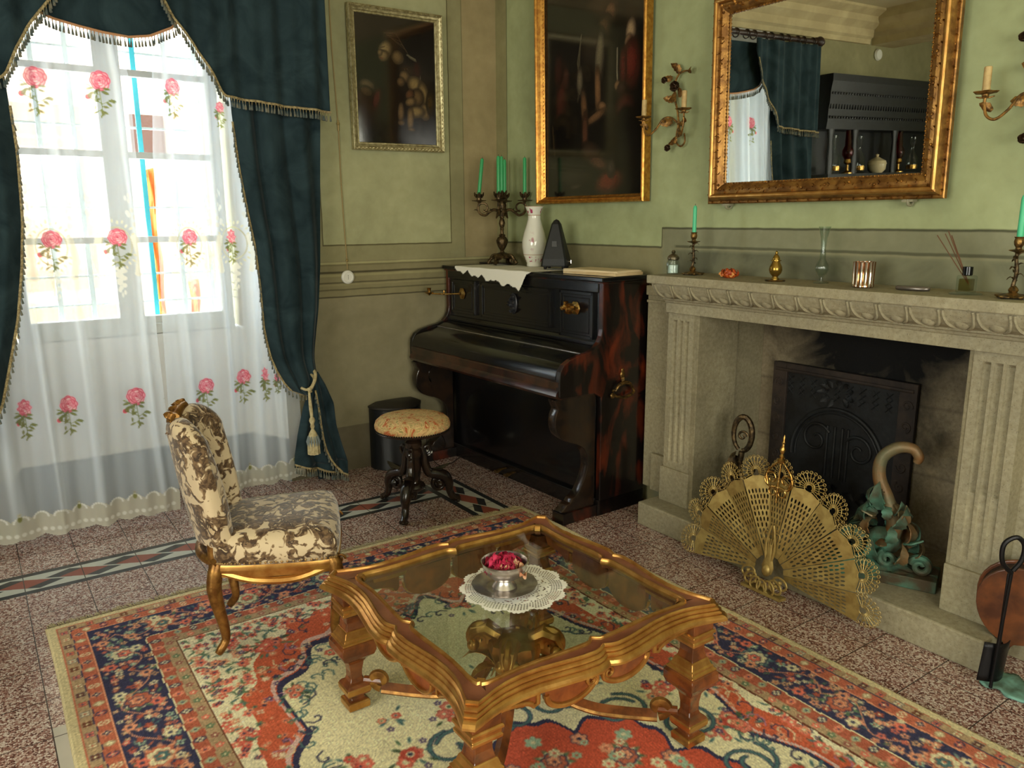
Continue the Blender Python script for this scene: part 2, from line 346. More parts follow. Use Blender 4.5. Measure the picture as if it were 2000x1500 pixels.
def stone(name,c,c2,soot=0):
    g=G(name); p=g.geo(); n1=g.noise(p,3.5,5,.5); n2=g.noise(p,60,4)
    col=g.mix(g.gt(n1,.52,.18),c,c2); col=g.mul(1.0,col,g.mix(g.gt(n2,.5,.25),(214,210,200),(255,255,255)))
    col=g.mix(g.m('MULTIPLY',g.gt(g.noise(p,170,2),.66,.03),.5),col,(84,80,66))
    if soot:
        x,y,z=g.xyz(p)
        cy_=g.m('ABSOLUTE',g.m('ADD',y,2.62)); d=g.m('ADD',g.m('SUBTRACT',g.m('MULTIPLY',z,.55),g.m('MULTIPLY',cy_,.85)),g.m('MULTIPLY',g.noise(p,3.2,5,.8),.9))
        col=g.mix(g.gt(d,.60,.16),col,(13,12,12))
        zj=g.m('ABSOLUTE',g.m('SUBTRACT',g.m('FRACT',g.m('DIVIDE',g.m('ADD',z,g.m('MULTIPLY',g.noise(p,5,2),.03)),.31)),.5)); col=g.mix(g.m('MULTIPLY',g.m('SUBTRACT',1.0,g.gt(zj,.02,.02)),.35),col,(44,38,32))
        g.bump(g.m('ADD',g.noise(p,50,4),g.m('MULTIPLY',g.noise(p,12,4),2.0)),.5,.006)
    else: g.bump(g.noise(p,90,4),.25,.003)
    return g.fin(col,.8,0,.25)
stone_l=stone('pietra_serena_stone',(172,164,136),(154,147,124)); stone_s=stone('sooty_firebox_stone',(150,138,114),(120,108,88),1)
def floor_mat():
    g=G('terrazzo_tiles'); p=g.geo(); x,y,z=g.xyz(p)
    c=g.vor(p,160,'F1','Color'); v=g.xyz(c)[0]; e=g.vor(p,160,'DISTANCE_TO_EDGE')
    col=g.ramp(v,[(0,(92,60,52)),(.16,(126,86,76)),(.30,(164,124,112)),(.48,(200,174,160)),(.68,(226,212,200))])
    col.node.color_ramp.interpolation='CONSTANT'; col=g.mix(g.m('SUBTRACT',1.0,g.gt(e,.05,.03)),col,(142,104,94))
    T=.2335
    def fr(a,o): return g.m('FRACT',g.m('DIVIDE',g.m('ADD',a,o),T))
    jx=g.m('ABSOLUTE',g.m('SUBTRACT',fr(x,3.01+T*20+T/2),.5)); jy=g.m('ABSOLUTE',g.m('SUBTRACT',fr(y,.553+T*20+T/2),.5))
    j=g.m('MINIMUM',jx,jy)
    def rhomb(u,v,o):
        uu=g.m('ABSOLUTE',g.m('SUBTRACT',g.m('FRACT',g.m('ADD',g.m('DIVIDE',u,T),o)),.5)); return g.m('SUBTRACT',1.0,g.gt(g.m('ADD',g.m('MULTIPLY',uu,2.3),g.m('DIVIDE',g.m('ABSOLUTE',v),.05)),1.0,.03))
    def deco(u,v): # v measured from the strip centre
        b=g.mix(rhomb(u,g.m('ADD',v,.024),.15),(200,200,186),(60,60,60)); b=g.mix(rhomb(u,g.m('SUBTRACT',v,.024),.6),b,(60,60,60))
        b=g.mix(rhomb(u,v,.37),b,(152,84,68)); ed=g.gt(g.m('ABSOLUTE',v),.083,.001); return g.mix(ed,b,(52,54,56))
    inb=g.rect(x,y,(-9,-.71,-.786,-.553)); col=g.mix(inb,col,deco(x,g.m('ADD',y,.67)))
    inb2=g.m('MULTIPLY',g.band(x,-.943,-.71),g.m('SUBTRACT',1.0,g.gt(y,-.553,.001))); d2=deco(y,g.m('ADD',x,.8265))
    col=g.mix(inb2,col,d2)
    inb3=g.rect(x,y,(-3.6,-3.02,-9,-.786)); col=g.mix(g.m('MULTIPLY',g.rect(x,y,(-3.01,-2.9,-9,-1.9)),1.0),col,(196,190,176))
    col=g.mix(g.m('SUBTRACT',1.0,g.gt(j,.008,.003)),col,(66,56,50))
    col=g.mul(.5,col,g.mix(g.gt(g.noise(p,1.6,4,.5),.5,.2),(190,186,180),(255,255,255)))
    return g.fin(col,g.m('ADD',.12,g.m('MULTIPLY',g.noise(p,6,3),.16)),0,.5)
def velvet_mat():
    g=G('teal_velvet'); v=g.obj(); f=g.gt(g.noise(v,5,5,1.2),.5,.2); col=g.mix(f,(30,43,48),(52,69,74))
    g.bump(g.noise(g.scale(v,(1,1,.25)),26,4,.6),.3,.008); return g.fin(col,.95,0,.03,sheen=.12)
velvet=velvet_mat()
def fringe_mat(): return simple('grey_gold_tassels',(120,116,98),.8,0,(70,84,84),40,.3,300)
fringe_m=fringe_mat(); braid_m=simple('beige_braid',(176,160,116),.8,0,(120,104,70),90,.3,300)
# ------------------------------------------------------------------ setting
def struct(name,mb,mat,**k): o=mb.build(name,mat,smooth=False,**k); return tag(o,kind='structure')
H=3.28
mb=MB(); mb.prism([(-1.55,0),(0,0),(.9,0),(.9,.5),(-1.69,.5),(-1.69,.284)],0,H)
mb.prism([(-6.0,0),(-3.0,0),(-2.93,.284),(-2.93,.5),(-6.0,.5)],0,H)
struct('wall_back',mb,plaster('painted_plaster_window_wall','back'))
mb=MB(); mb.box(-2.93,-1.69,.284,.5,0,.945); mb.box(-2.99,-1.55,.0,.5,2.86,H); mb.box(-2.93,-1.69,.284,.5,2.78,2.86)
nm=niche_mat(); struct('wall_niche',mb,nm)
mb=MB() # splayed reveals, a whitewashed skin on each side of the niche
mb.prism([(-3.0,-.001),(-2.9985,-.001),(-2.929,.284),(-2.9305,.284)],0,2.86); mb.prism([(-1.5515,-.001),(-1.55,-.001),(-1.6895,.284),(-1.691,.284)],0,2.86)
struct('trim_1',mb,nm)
mb=MB()
mb.box(0,.9,-1.955,0,0,H); mb.box(0,.9,-7,-3.27,0,H); mb.box(0,.9,-3.27,-1.955,1.125,H)
struct('wall_right',mb,plaster('painted_plaster_chimney_wall','right'))
mb=MB(); mb.box(.35,.9,-3.27,-1.955,0,1.125); mb.box(.0,.35,-3.27,-1.955,0,.122)
struct('trim_2',mb,stone_s)
pl2=simple('pale_green_plaster',(164,168,122),.85,0,(148,152,108),3)
mb=MB(); mb.box(-6.1,-6,-7,0,0,.85); mb.box(-6.1,-6,-7,0,2.7,H); mb.box(-6.1,-6,-7,-5.2,.85,2.7); mb.box(-6.1,-6,-2.8,.5,.85,2.7); struct('wall_left',mb,pl2)
mb=MB(); mb.box(-6.1,.9,-7.1,-7,0,.85); mb.box(-6.1,.9,-7.1,-7,2.7,H); mb.box(-6.1,-4.4,-7.1,-7,.85,2.7); mb.box(-1.6,.9,-7.1,-7,.85,2.7); struct('wall_front',mb,pl2)
mb=MB(); mb.box(-6.1,.9,-7.1,.5,-.1,0); struct('floor',mb,floor_mat())
mb=MB(); mb.box(-6.1,.9,-7.1,.5,H,H+.1); struct('ceiling',mb,simple('cream_ceiling',(206,196,160),.9))
crm=simple('cream_cornice',(200,184,140),.85,0,(180,164,122),5)
mb=MB()
pr=[(0,3.0),(-.03,3.0),(-.035,3.04),(-.06,3.06),(-.065,3.12),(-.12,3.17),(-.13,3.22),(-.2,3.26),(-.2,H),(0,H)]
mb.prism([(a,b) for a,b in pr],-4.45,0,axis='x'); struct('trim_3',mb,crm)   # cornice on the window wall
mb=MB(); mb.prism([(-4.40+a,b) for a,b in [(0,H),(.0,3.2),(-.05,3.15),(-.06,3.1),(-.12,3.06),(-.12,3.0),(-.5,3.0),(-.5,H)]],-7,0,axis='y'); struct('trim_4',mb,crm)
mb=MB(); mb.prism([(a,b) for a,b in [(0,3.0),(-.03,3.0),(-.065,3.12),(-.13,3.22),(-.2,3.26),(-.2,H),(0,H)]],-7,0,axis='y'); struct('trim_5',mb,crm)
# windows: real sashes with bars and panes
wfr=simple('grey_white_window_paint',(196,198,192),.5); 
def window(n,x0,x1,z0,z1,y,M,bars=(),mid=True):
    root=bpy.data.objects.new('window_%d'%n,None); COL.objects.link(root); root['kind']='structure'; root.matrix_world=M
    fr=MB(); t=.07
    fr.box(x0-.06,x0,y-.04,y+.06,z0-.1,z1+.06); fr.box(x1,x1+.06,y-.04,y+.06,z0-.1,z1+.06); fr.box(x0,x1,y-.04,y+.06,z1,z1+.06); fr.box(x0-.06,x1+.06,y-.05,y+.07,z0-.1,z0-.04)
    fr.build('window_frame',wfr,root,bev=.004,smooth=False)
    xm=(x0+x1)/2
    for a,b in ((x0,xm-.062),(xm+.062,x1)) if mid else ((x0,x1),):
        s=MB(); s.box(a-.05*0,a+.002,y-.03,y+.03,z0-.04,z1); s.box(b-.002,b+.062,y-.03,y+.03,z0-.04,z1); s.box(a-.062,a,y-.028,y+.03,z0-.04,z1)
        s.box(a,b,y-.03,y+.03,z0-.045,z0); s.box(a,b,y-.03,y+.03,z1-.05,z1)
        for zb in bars: s.box(a,b,y-.02,y+.02,zb-.017,zb+.017)
        so=s.build('window_sash',wfr,root,bev=.003,smooth=False)
        g=MB(); g.box(a,b,y-.002,y+.002,z0,z1); g.build('window_pane',pane,so,smooth=False)
    return root
window(1,-2.80,-1.80,1.048,2.74,.33,Matrix.Identity(4),(1.48,1.94,2.37))
window(2,-1.35,1.35,.95,2.6,0,Matrix.Translation((-3.0,-7.04,0))@Matrix.Rotation(PI,4,'Z'),(1.5,2.05))
window(3,-1.15,1.15,.95,2.6,0,Matrix.Translation((-6.04,-4.0,0))@Matrix.Rotation(PI/2,4,'Z'),(1.5,2.05))
# outside the window: iron grille, a pale facade across the street, teal pole and orange netting
gr=thing('window_grille','thin iron security grille outside the curtained window','grille',(-2.3,.46,0))
gm=simple('grille_pale_paint',(226,238,238),.5); gt_=simple('grille_teal_paint',(70,205,222),.5)
b=MB()
for z_ in (1.12,1.28,1.66,2.1,2.5): b.box(-.56,.56,-.007,.007,z_-.006,z_+.006)
b.build('crossbar',gm,gr)
for k in range(7):
    b=MB(); b.box(-.5+k*.165-.013,-.5+k*.165+.013,-.008,.008,.96,2.78); b.build('bar',gt_ if k==4 else gm,gr)
net=simple('orange_mesh',(186,92,20),.8)
for nx,nz,lab in ((-1.84,1.95,'tall strip of orange safety netting outside, seen between the two sheer curtains'),(-1.59,1.12,'short strip of orange safety netting outside, behind the right sheer curtain')):
    b=MB(); b.grid(lambda u,v:(nx-.035+.07*u+.008*math.sin(v*60),1.9+.02*math.sin(u*9+v*40),-3+v*(nz+3)+.02*u),6,90); tag(b.build('safety_netting',net,solid=.004),lab,'netting')
fac=thing('house_facade','pale house facade across the street behind the sheer curtains','building',(-1.5,4.6,-3))
pk=simple('pale_render',(176,168,158),.9); b=MB(); b.box(-5,7,0,.4,0,8.6); b.build('wall',pk,fac,smooth=False)
for xx in (-2.6,-.9,.9,2.7):
    b=MB(); b.box(xx-.5,xx+.5,-.06,0,3.9,5.7); wf=b.build('shutter',simple('tan_shutter',(120,100,84),.7),fac,smooth=False)
b=MB(); b.box(-5,7,-.5,.6,8.6,8.8); b.build('eaves',simple('tile_brown',(90,52,40),.8),fac,smooth=False)
b=MB(); b.box(.04,.36,-.05,.01,5.22,5.66); b.build('shutter',simple('dark_brown_shutter',(50,24,16),.8),fac,smooth=False)
b=MB(); b.box(-5,-.2,-.1,.01,3.1,3.75); b.build('plinth',simple('ochre_render',(170,140,90),.9),fac,smooth=False)
# ceiling-height sensor on the far wall (seen in the mirror)
b=MB(); b.lathe([(.05,0),(.055,.012),(.045,.03),(.02,.036),(.001,.038)],20,Matrix.Translation((-4.62,-.001,2.92))@Matrix.Rotation(PI/2,4,'X')); tag(b.build('alarm_sensor',white_p),'round white sensor under the cornice, seen in the gilt mirror','sensor')
# ------------------------------------------------------------------ curtains
tg=R_.random
def fringe(mb,bm,P,n,ln,out=(0,-1,0),thick=.0045,gap=.35):
    """cream braid along P and small tassels hanging below it"""
    P=[Vector(p) for p in P]; bm.tube(P,.006,6,flat=.6)
    L=[0]
    for a,b in zip(P,P[1:]): L.append(L[-1]+(b-a).length)
    for k in range(n):
        s=(k+.5)/n*L[-1]; i=max(j for j in range(len(L)-1) if L[j]<=s+1e-9); t=(s-L[i])/max(1e-9,L[i+1]-L[i]); p=P[i].lerp(P[i+1],t)
        d=Vector((R_.uniform(-.12,.12),R_.uniform(-.1,.05),-1)); dd=p+Vector(out)*.004
        bm.tube([p,dd+d*ln*.42],[.0022,.0016],4,cap=False)
        mb.tube([dd+d*ln*.38,dd+d*ln*.5,dd+d*ln*.7,dd+d*ln*.96,dd+d*ln],[.0015,thick*.7,thick,thick*1.25,thick*.5],6)
def drape(root,L,Rr,z0,z1,nf,amp,name='drape',side=1,ynear=-.15,mat=None,nu=160,nv=80,tw=0,solid=.006,ybot=None):
    def fn(u,v):
        z=z0+(z1-z0)*v; a=interp(L,z); b_=interp(Rr,z); wd=abs(b_-a)
        ph=2*PI*(nf*u+.35*math.sin(2.1*v+u*3)); A=amp*min(1,wd/.42+.25)
        y=ynear+((ybot if ybot is not None else ynear)-ynear)*v+A*(math.sin(ph)+.22*math.sin(1.7*ph+1)) - tw*math.sin(PI*u)*(v**2)
        x=a+(b_-a)*u+A*.25*math.cos(ph)*math.sin(PI*u)
        return (x,y,z)
    m_=MB(); m_.grid(fn,nu,nv); return m_.build(name,mat or velvet,root,ang=180,solid=solid),fn
DL=[(2.86,-1.80),(2.13,-1.785),(1.855,-1.766),(1.612,-1.737),(1.446,-1.713),(1.219,-1.701),(.988,-1.696),(.9,-1.685),(.808,-1.668),(.73,-1.64),(.651,-1.60),(.60,-1.56),(.575,-1.50)]
DR=[(2.86,-1.27),(2.162,-1.295),(1.669,-1.322),(1.32,-1.342),(1.082,-1.366),(.842,-1.406),(.782,-1.412),(.718,-1.408),(.67,-1.40),(.62,-1.43),(.575,-1.47)]
def make_curtain(mirror,label,LL,RRt,tail=True):
    sx=-1 if mirror else 1
    root=thing('velvet_curtain',label,'curtain',(-2.33,0,0),group='teal velvet curtains'); root.scale=(1,1,1)
    f=lambda P:[(z,sx*(x+2.33)) for z,x in P]
    _,fn=drape(root,f(LL),f(RRt),2.86,.575,3.6,.024,tw=.05,ynear=-.15,ybot=-.32 if mirror else -.15)
    bm=MB();tm=MB(); ed=[Vector(fn(0,v/60)) for v in range(20,61)]; ed=[Vector((p.x-sx*.004,p.y-.01,p.z)) for p in ed]+[Vector((sx*(-1.47+2.33),-.22,.60))]
    fringe(tm,bm,ed,64,.042,(-sx*.8,-.5,0)); bm.build('braid',braid_m,root); tm.build('tassel_fringe',fringe_m,root)
    if tail:
        TL=[(.70,-1.47),(.594,-1.463),(.481,-1.505),(.33,-1.546),(.20,-1.572),(.13,-1.575)]; TR=[(.70,-1.405),(.619,-1.365),(.502,-1.325),(.357,-1.315),(.221,-1.283),(.10,-1.25)]
        _,f2=drape(root,f(TL),f(TR),.70,.13,3,.026,'curtain_tail',nu=60,nv=30,ynear=-.16)
        def bot(u): 
            a=Vector(f2(u,1)); return a+Vector((0,0,-.09*u+.02*(1-u)))
        m_=MB(); m_.grid(lambda u,v:tuple(Vector(f2(u,1)).lerp(bot(u),v)),60,6); m_.build('curtain_hem',velvet,root,ang=180,solid=.006)
        b2=MB();t2=MB(); fringe(t2,b2,[bot(u/30)+Vector((0,-.008,0)) for u in range(31)],26,.05,(0,-.5,0),.006)
        inner=[Vector((sx*(x+2.33),-.205-.01*k,z)) for k,(x,z) in enumerate([(-1.442,.60),(-1.43,.48),(-1.425,.375),(-1.41,.25),(-1.371,.15),(-1.32,.085)])]
        b2.build('braid',braid_m,root); t2.build('tassel_fringe',fringe_m,root); b2=MB();t2=MB(); fringe(t2,b2,catmull(inner,5),22,.042,(-.5,-.5,0)); b2.build('braid',braid_m,root); t2.build('tassel_fringe',fringe_m,root)
        m_=MB(); m_.grid(lambda u,v:(sx*(-1.44+.17*u+.02*v+2.33),-.11-.01*math.sin(u*9),.16-.14*v),14,6); m_.build('lining_corner',velvet,root,solid=.006)
    return root
make_curtain(False,'teal velvet curtain tied back right of the window, beside the silver framed painting',DL,DR)
DLm=[(2.86,-1.80),(2.275,-1.86),(1.892,-1.866),(1.59,-1.85),(1.376,-1.822),(1.135,-1.777),(.942,-1.724),(.748,-1.67),(.651,-1.62),(.60,-1.56),(.575,-1.50)]
make_curtain(True,'teal velvet curtain left of the window at the left edge of the photo',DLm,[(z,x-.0) for z,x in DR])
# valance: middle swag and two jabots hung from the pole
val=thing('curtain_valance','teal velvet valance with tasselled swags above the window','valance',(-2.33,0,0))
def mid_bot(x): return interp([(-.36,2.60),(-.329,2.539),(-.252,2.505),(-.149,2.485),(-.042,2.469),(.069,2.461),(.163,2.477),(.275,2.53),(.32,2.58)],x)
_m=MB(); _m.grid(lambda u,v:(-.36+.70*u,-.165+.02*math.sin(v*7)*math.sin(PI*u),2.86+(mid_bot(-.36+.70*u)-2.86)*v),60,24); _m.build('swag',velvet,val,ang=180,solid=.006)
b1=MB();t1=MB(); fringe(t1,b1,[Vector((x,-.172,mid_bot(x)-.004)) for x in np.linspace(-.345,.30,40)],44,.05); b1.build('braid',simple('lit_copper_braid',(190,140,100),.8),val); t1.build('tassel_fringe',fringe_m,val)
def jb(x): return interp([(.16,2.90),(.20,2.68),(.214,2.648),(.265,2.561),(.353,2.451),(.418,2.335),(.462,2.239),(.485,2.212),(.726,2.189),(1.06,2.171)],x)
for s in (-1,1):
    _m=MB(); _m.grid(lambda u,v,s=s:(s*(.18+.88*u),-.235-.014*math.sin(u*23+.6)-.008*math.sin(u*51),2.88+(jb(.18+.88*u)-2.88)*v),100,24); _m.build('jabot',velvet,val,ang=180,solid=.006)
    b1=MB();t1=MB(); xs=list(np.linspace(.19,.49,24))+list(np.linspace(.51,1.06,30)); fringe(t1,b1,[Vector((s*x,-.250-.014*math.sin((x-.18)/.88*23+.6)-.008*math.sin((x-.18)/.88*51),jb(x)-.002)) for x in xs],72,.05,(-s*.2,-.5,0),.0055)
    b1.build('braid',braid_m,val); t1.build('tassel_fringe',fringe_m,val)
rod=thing('curtain_rod','turned dark wooden curtain pole above the window','curtain rod',(-2.33,-.15,2.93)); wd=simple('dark_turned_wood',(58,36,22),.45,0,(38,24,14),20)
b=MB(); b.tube([(-1.08,0,0),(1.08,0,0)],.022,14); b.build('pole',wd,rod)
for s in (-1,1):
    b=MB(); b.lathe([(.022,0),(.034,.01),(.02,.022),(.036,.04),(.046,.06),(.04,.085),(.02,.10),(.026,.11),(.012,.125),(.001,.13)],18,Matrix.Translation((s*1.08,0,0))@Matrix.Rotation(s*PI/2,4,'Y')); b.build('finial',wd,rod)
    b=MB(); b.box(s*1.0-.012,s*1.0+.012,0,.15,-.012,.012); b.build('bracket',wd,rod)
for k in range(20):
    x=-1.04+.109*k+ (.02 if k%2 else 0); b=MB(); b.tube([(x,.034*math.cos(a),.034*math.sin(a)-.008) for a in np.linspace(0,2*PI,14)],.005,6); b.build('ring',wd,rod)
# tieback with tassel
tb=thing('curtain_tieback','cream rope tieback with a long tassel on the right curtain','tieback',(-1.485,-.23,.675))
b=MB(); b.tube(catmull([(.05,.09,.05),(.045,.02,.03),(.025,-.02,-.005),(.0,-.04,-.035),(-.02,-.045,-.055)],6),.010,8); b.tube(catmull([(.035,.06,.02),(.03,.0,.0),(.005,-.035,-.03),(-.03,-.04,-.05),(-.05,.0,-.045)],6),.008,8); b.sph((-.02,-.045,-.05),.014,8); b.tube(catmull([(-.02,-.04,-.05),(-.022,-.05,-.12),(-.018,-.05,-.19),(-.016,-.05,-.24)],5),[.006,.011,.008],8); b.build('cord',cord_m,tb)
b=MB(); b.lathe([(.006,.0),(.014,-.01),(.018,-.025),(.010,-.045),(.013,-.06),(.008,-.075),(.022,-.10),(.026,-.115),(.028,-.15),(.034,-.152),(.036,-.225),(.001,-.225)][::-1],20,Matrix.Translation((-.016,-.05,-.21)),fn=lambda a,z:1+(.06*math.cos(a*10) if z<-.1 else 0)); tk=b.build('tassel',cord_m,tb)
b=MB()
for k in range(14):
    a=2*PI*k/14; b.tube([(-.016+.027*math.cos(a),-.05+.027*math.sin(a),-.325),(-.016+.036*math.cos(a),-.05+.036*math.sin(a),-.36),(-.016+.034*math.cos(a),-.05+.034*math.sin(a),-.385)],[.003,.006,.002],5)
b.build('netted_skirt',simple('blue_grey_silk',(120,130,128),.7),tk)
# sheers: fine cloth with embroidered roses, colour and weave density carried per vertex
def rose(c,x,y,s=1.0,rot=0,sq=1.0):
    s*=1.22
    r=lambda px,py:(x+sq*(px*math.cos(rot)-py*math.sin(rot))*s,y+(px*math.sin(rot)+py*math.cos(rot))*s)
    pk=[(228,104,124),(246,170,178),(214,78,102),(250,204,204),(238,136,150)]
    P=r(.004,-.028); c.ell(P[0],P[1],.034*s*sq,.031*s,pk[0],0,.95)
    for R0,n0,o0 in ((.029,8,0),(.022,7,.4),(.014,5,.2),(.007,4,.6)):
        for k in range(n0):
            a=2*PI*k/n0+o0; q=R0; P=r(.004+q*math.cos(a)*.85,-.028+q*math.sin(a)*.85); w_=R0*.42+.003
            c.ell(P[0],P[1],w_*s*sq,w_*.8*s,pk[2],a+PI/2,.95); P=r(.004+q*.93*math.cos(a)*.85,-.028+q*.93*math.sin(a)*.85); c.ell(P[0],P[1],w_*.86*s*sq,w_*.62*s,pk[(1,3,4,1)[k%4]],a+PI/2,.95)
    P=r(.004,-.029); c.ell(P[0],P[1],.004*s*sq,.004*s,pk[2],0,.95)
    P=r(-.042,.030); c.ell(P[0],P[1],.010*s*sq,.010*s,(226,96,110),0,.95)
    for (a0,b0,a1,b1) in ((0,0,.004,.09),(-.042,.03,.002,.05),(.002,.055,.035,.04),(.003,.07,-.02,.085),(-.035,-.012,-.005,.02)):
        A=r(a0,b0);B=r(a1,b1); c.line([A,B],.0035*s,(104,112,58),.9)
    for (a0,b0,an,l) in ((-.006,.004,2.3,.014),(-.02,.012,2.6,.015),(-.012,.022,1.9,.012),(.01,.01,.5,.013),(.03,.042,.1,.013),(.038,.038,.9,.009),(.0,.075,1.2,.012),(-.014,.08,2.6,.010),(.008,.062,.3,.010),(-.036,-.01,3.6,.006),(.002,.09,2.0,.008),(-.024,-.002,2.9,.014),(-.03,.016,1.7,.012),(.016,.0,.2,.011),(-.004,.035,2.5,.012),(.022,.05,.7,.011),(.006,.08,.6,.010),(-.02,.06,1.6,.009)):
        A=r(a0,b0); c.leaf(A[0],A[1],l*s*.9,an+rot,(120,132,62) if l<.0125 else (82,112,58),.45)
        sl=c.win(A[0]-.03*s,A[0]+.03*s,A[1]-.03*s,A[1]+.03*s)
        c.ell(A[0]+l*s*.72*math.cos(an),A[1]+l*s*.72*math.sin(an),l*s*.85,l*s*.35,(116,118,62),an,.9)
g=G('sheer_voile'); an=g.N.new('ShaderNodeAttribute'); an.attribute_name='Col'
tr=g.N.new('ShaderNodeBsdfTransparent'); tl=g.N.new('ShaderNodeBsdfTranslucent'); df=g.N.new('ShaderNodeBsdfDiffuse'); m1=g.N.new('ShaderNodeMixShader'); m2=g.N.new('ShaderNodeMixShader')
g.link(an.outputs['Color'],tl.inputs[0]); g.link(an.outputs['Color'],df.inputs[0]); m1.inputs[0].default_value=.5; g.link(df.outputs[0],m1.inputs[1]); g.link(tl.outputs[0],m1.inputs[2])
g.link(an.outputs['Alpha'],m2.inputs[0]); g.link(tr.outputs[0],m2.inputs[1]); g.link(m1.outputs[0],m2.inputs[2]); g.link(m2.outputs[0],g.out.inputs[0]); sheer_m=g.mat
def make_sheer(label,xl,xr,edgeL,edgeR,roses,folds,yb,ytop,zb,meds):
    """xl..xr nominal width; folds = list of (x, width) where the cloth doubles back"""
    wd=xr-xl; c=Canvas(wd,2.86-zb,.0042,(240,248,255,.37)); Y=c.Y; X=c.X
    for (fx,fw) in folds:
        m_=np.exp(-((X-(fx-xl)-.01*np.sin(Y*3+fx*9))/fw)**4); c.a[:,:,3]=np.maximum(c.a[:,:,3],.37+.30*m_)
    c.a[:,:,3]+=.05*np.sin(X*37+Y*1.7)*np.sin(X*13+2)
    Hh=2.86-zb
    sc=.028*np.abs(np.sin(X*PI/.085)); hem=(Y>Hh-.12-sc*.8); c.a[hem]=[240,238,218,.62]
    for k in range(int(wd/.03)):
        c.ell(k*.03+.01,Hh-.05,.010,.010,(250,250,240),0,.9)
    for x_ in np.arange(.04,wd,.085): 
        for a in np.linspace(PI,2*PI,9): c.ell(x_+.03*math.cos(a),Hh-.115+.022*math.sin(a),.005,.005,(255,255,250),0,.9)
    for k,x_ in enumerate(np.arange(.12,wd,.26)): c.ell(x_,Hh-.13,.010,.015,(150,150,90),0,.9); c.flower(x_,Hh-.15,.012,(250,248,235),(240,230,180))
    c.a[Y>Hh-.012-.014*(1-np.abs(np.sin(X*PI/.11)))]=[240,240,230,0.0]
    for mx,mz in meds:
        x_,y_=mx-xl,2.86-mz
        for k in range(60):
            a=2*PI*k/60; c.ell(x_+.066*math.cos(a),y_+.088*math.sin(a),.0038,.0038,(190,184,140),0,.85)
        for k in range(26):
            a=2*PI*k/26; q=1.28+.1*(k%2); c.ell(x_+.066*q*math.cos(a),y_+.088*q*math.sin(a),.009,.005,(226,222,190),a,.8)
        for s in (-1,1):
            for k in range(14): c.ell(x_+s*(.10-.02*abs(k-7)/7),y_+.02+.014*(k-4),.018,.014,(248,247,232),0,.72)
            for k in range(16): c.ell(x_+.0+s*.09+.03*math.sin(k),y_-.10-.012*k,.012*(1-k/20),.012,(248,248,240),0,.62)
        for k in range(12): c.ell(x_+.012*math.sin(k*2),y_+.12+.012*k,.022*(1-k/14),.012,(248,247,236),0,.7)
    for rx,rz,rs,sq in roses: rose(c,rx-xl,2.86-rz,rs,0,sq)
    def pos(X,Y):
        z=2.86-Y; u=X/wd; L=np.interp(z,[a for a,_ in edgeL],[b for _,b in edgeL]); R2=np.interp(z,[a for a,_ in edgeR],[b for _,b in edgeR])
        t=Y/Hh; x0=xl+X; el=np.clip(1-u/.22,0,1)**2; er=np.clip(1-(1-u)/.22,0,1)**2
        x=x0+(L-xl)*el+(R2-xr)*er
        y=ytop+(yb-ytop)*t**2.2+.012*np.sin(X*31+t*2)+.006*np.sin(X*73+t*5)
        for fx,fw in folds: y=y-.028*np.exp(-((x0-fx)/(fw*1.2))**2)
        return np.stack([x,y,z+.0*X],-1)
    o=link('sheer_curtain',c.mesh('sheer_curtain',pos),sheer_m); return tag(o,label,'curtain','embroidered sheer curtains')
zs=[(2.9,0)]
LE=[(-.01,-2.252),(.14,-2.241),(.58,-2.26),(1.0,-2.259),(1.245,-2.249),(1.535,-2.247),(1.917,-2.264),(2.285,-2.259),(2.448,-2.289),(2.86,-2.30)]
RE=[(.02,-2.189),(.22,-2.199),(.606,-2.231),(1.025,-2.219),(1.296,-2.204),(1.535,-2.197),(1.921,-2.181),(2.466,-2.135),(2.86,-2.12)]
make_sheer('left sheer voile curtain embroidered with pink roses',-3.10,-2.25,[(0,-3.12),(2.86,-3.05)],LE,
  [(-2.677,2.212,1.12,1),(-2.401,2.22,1.1,.95),(-2.693,1.462,1.0,1),(-2.402,1.468,1.0,1),(-2.90,.655,1.0,.6),(-2.712,.648,1.0,.9),(-2.402,.65,1.05,1),(-2.225,.655,.8,.2)],
  [(-2.98,.03),(-2.62,.022),(-2.32,.02),(-2.80,.016)],-.22,-.07,.03,[(-2.693,1.46),(-2.402,1.465),(-2.88,1.46)])
make_sheer('right sheer voile curtain embroidered with pink roses, beside the tied velvet',-2.20,-1.52,RE,[(0,-1.50),(2.86,-1.52)],
  [(-2.065,2.222,1.0,.9),(-1.83,2.15,.7,.6),(-2.046,1.462,1.0,.9),(-1.823,1.462,.95,.5),(-2.028,.645,1.0,1),(-1.822,.672,1.0,.9),(-1.700,.672,1.0,.3),(-1.63,.66,.6,.5)],
  [(-2.11,.02),(-1.90,.018),(-1.745,.03),(-1.62,.018)],-.10,-.06,.035,[(-2.046,1.46),(-1.81,1.46)])
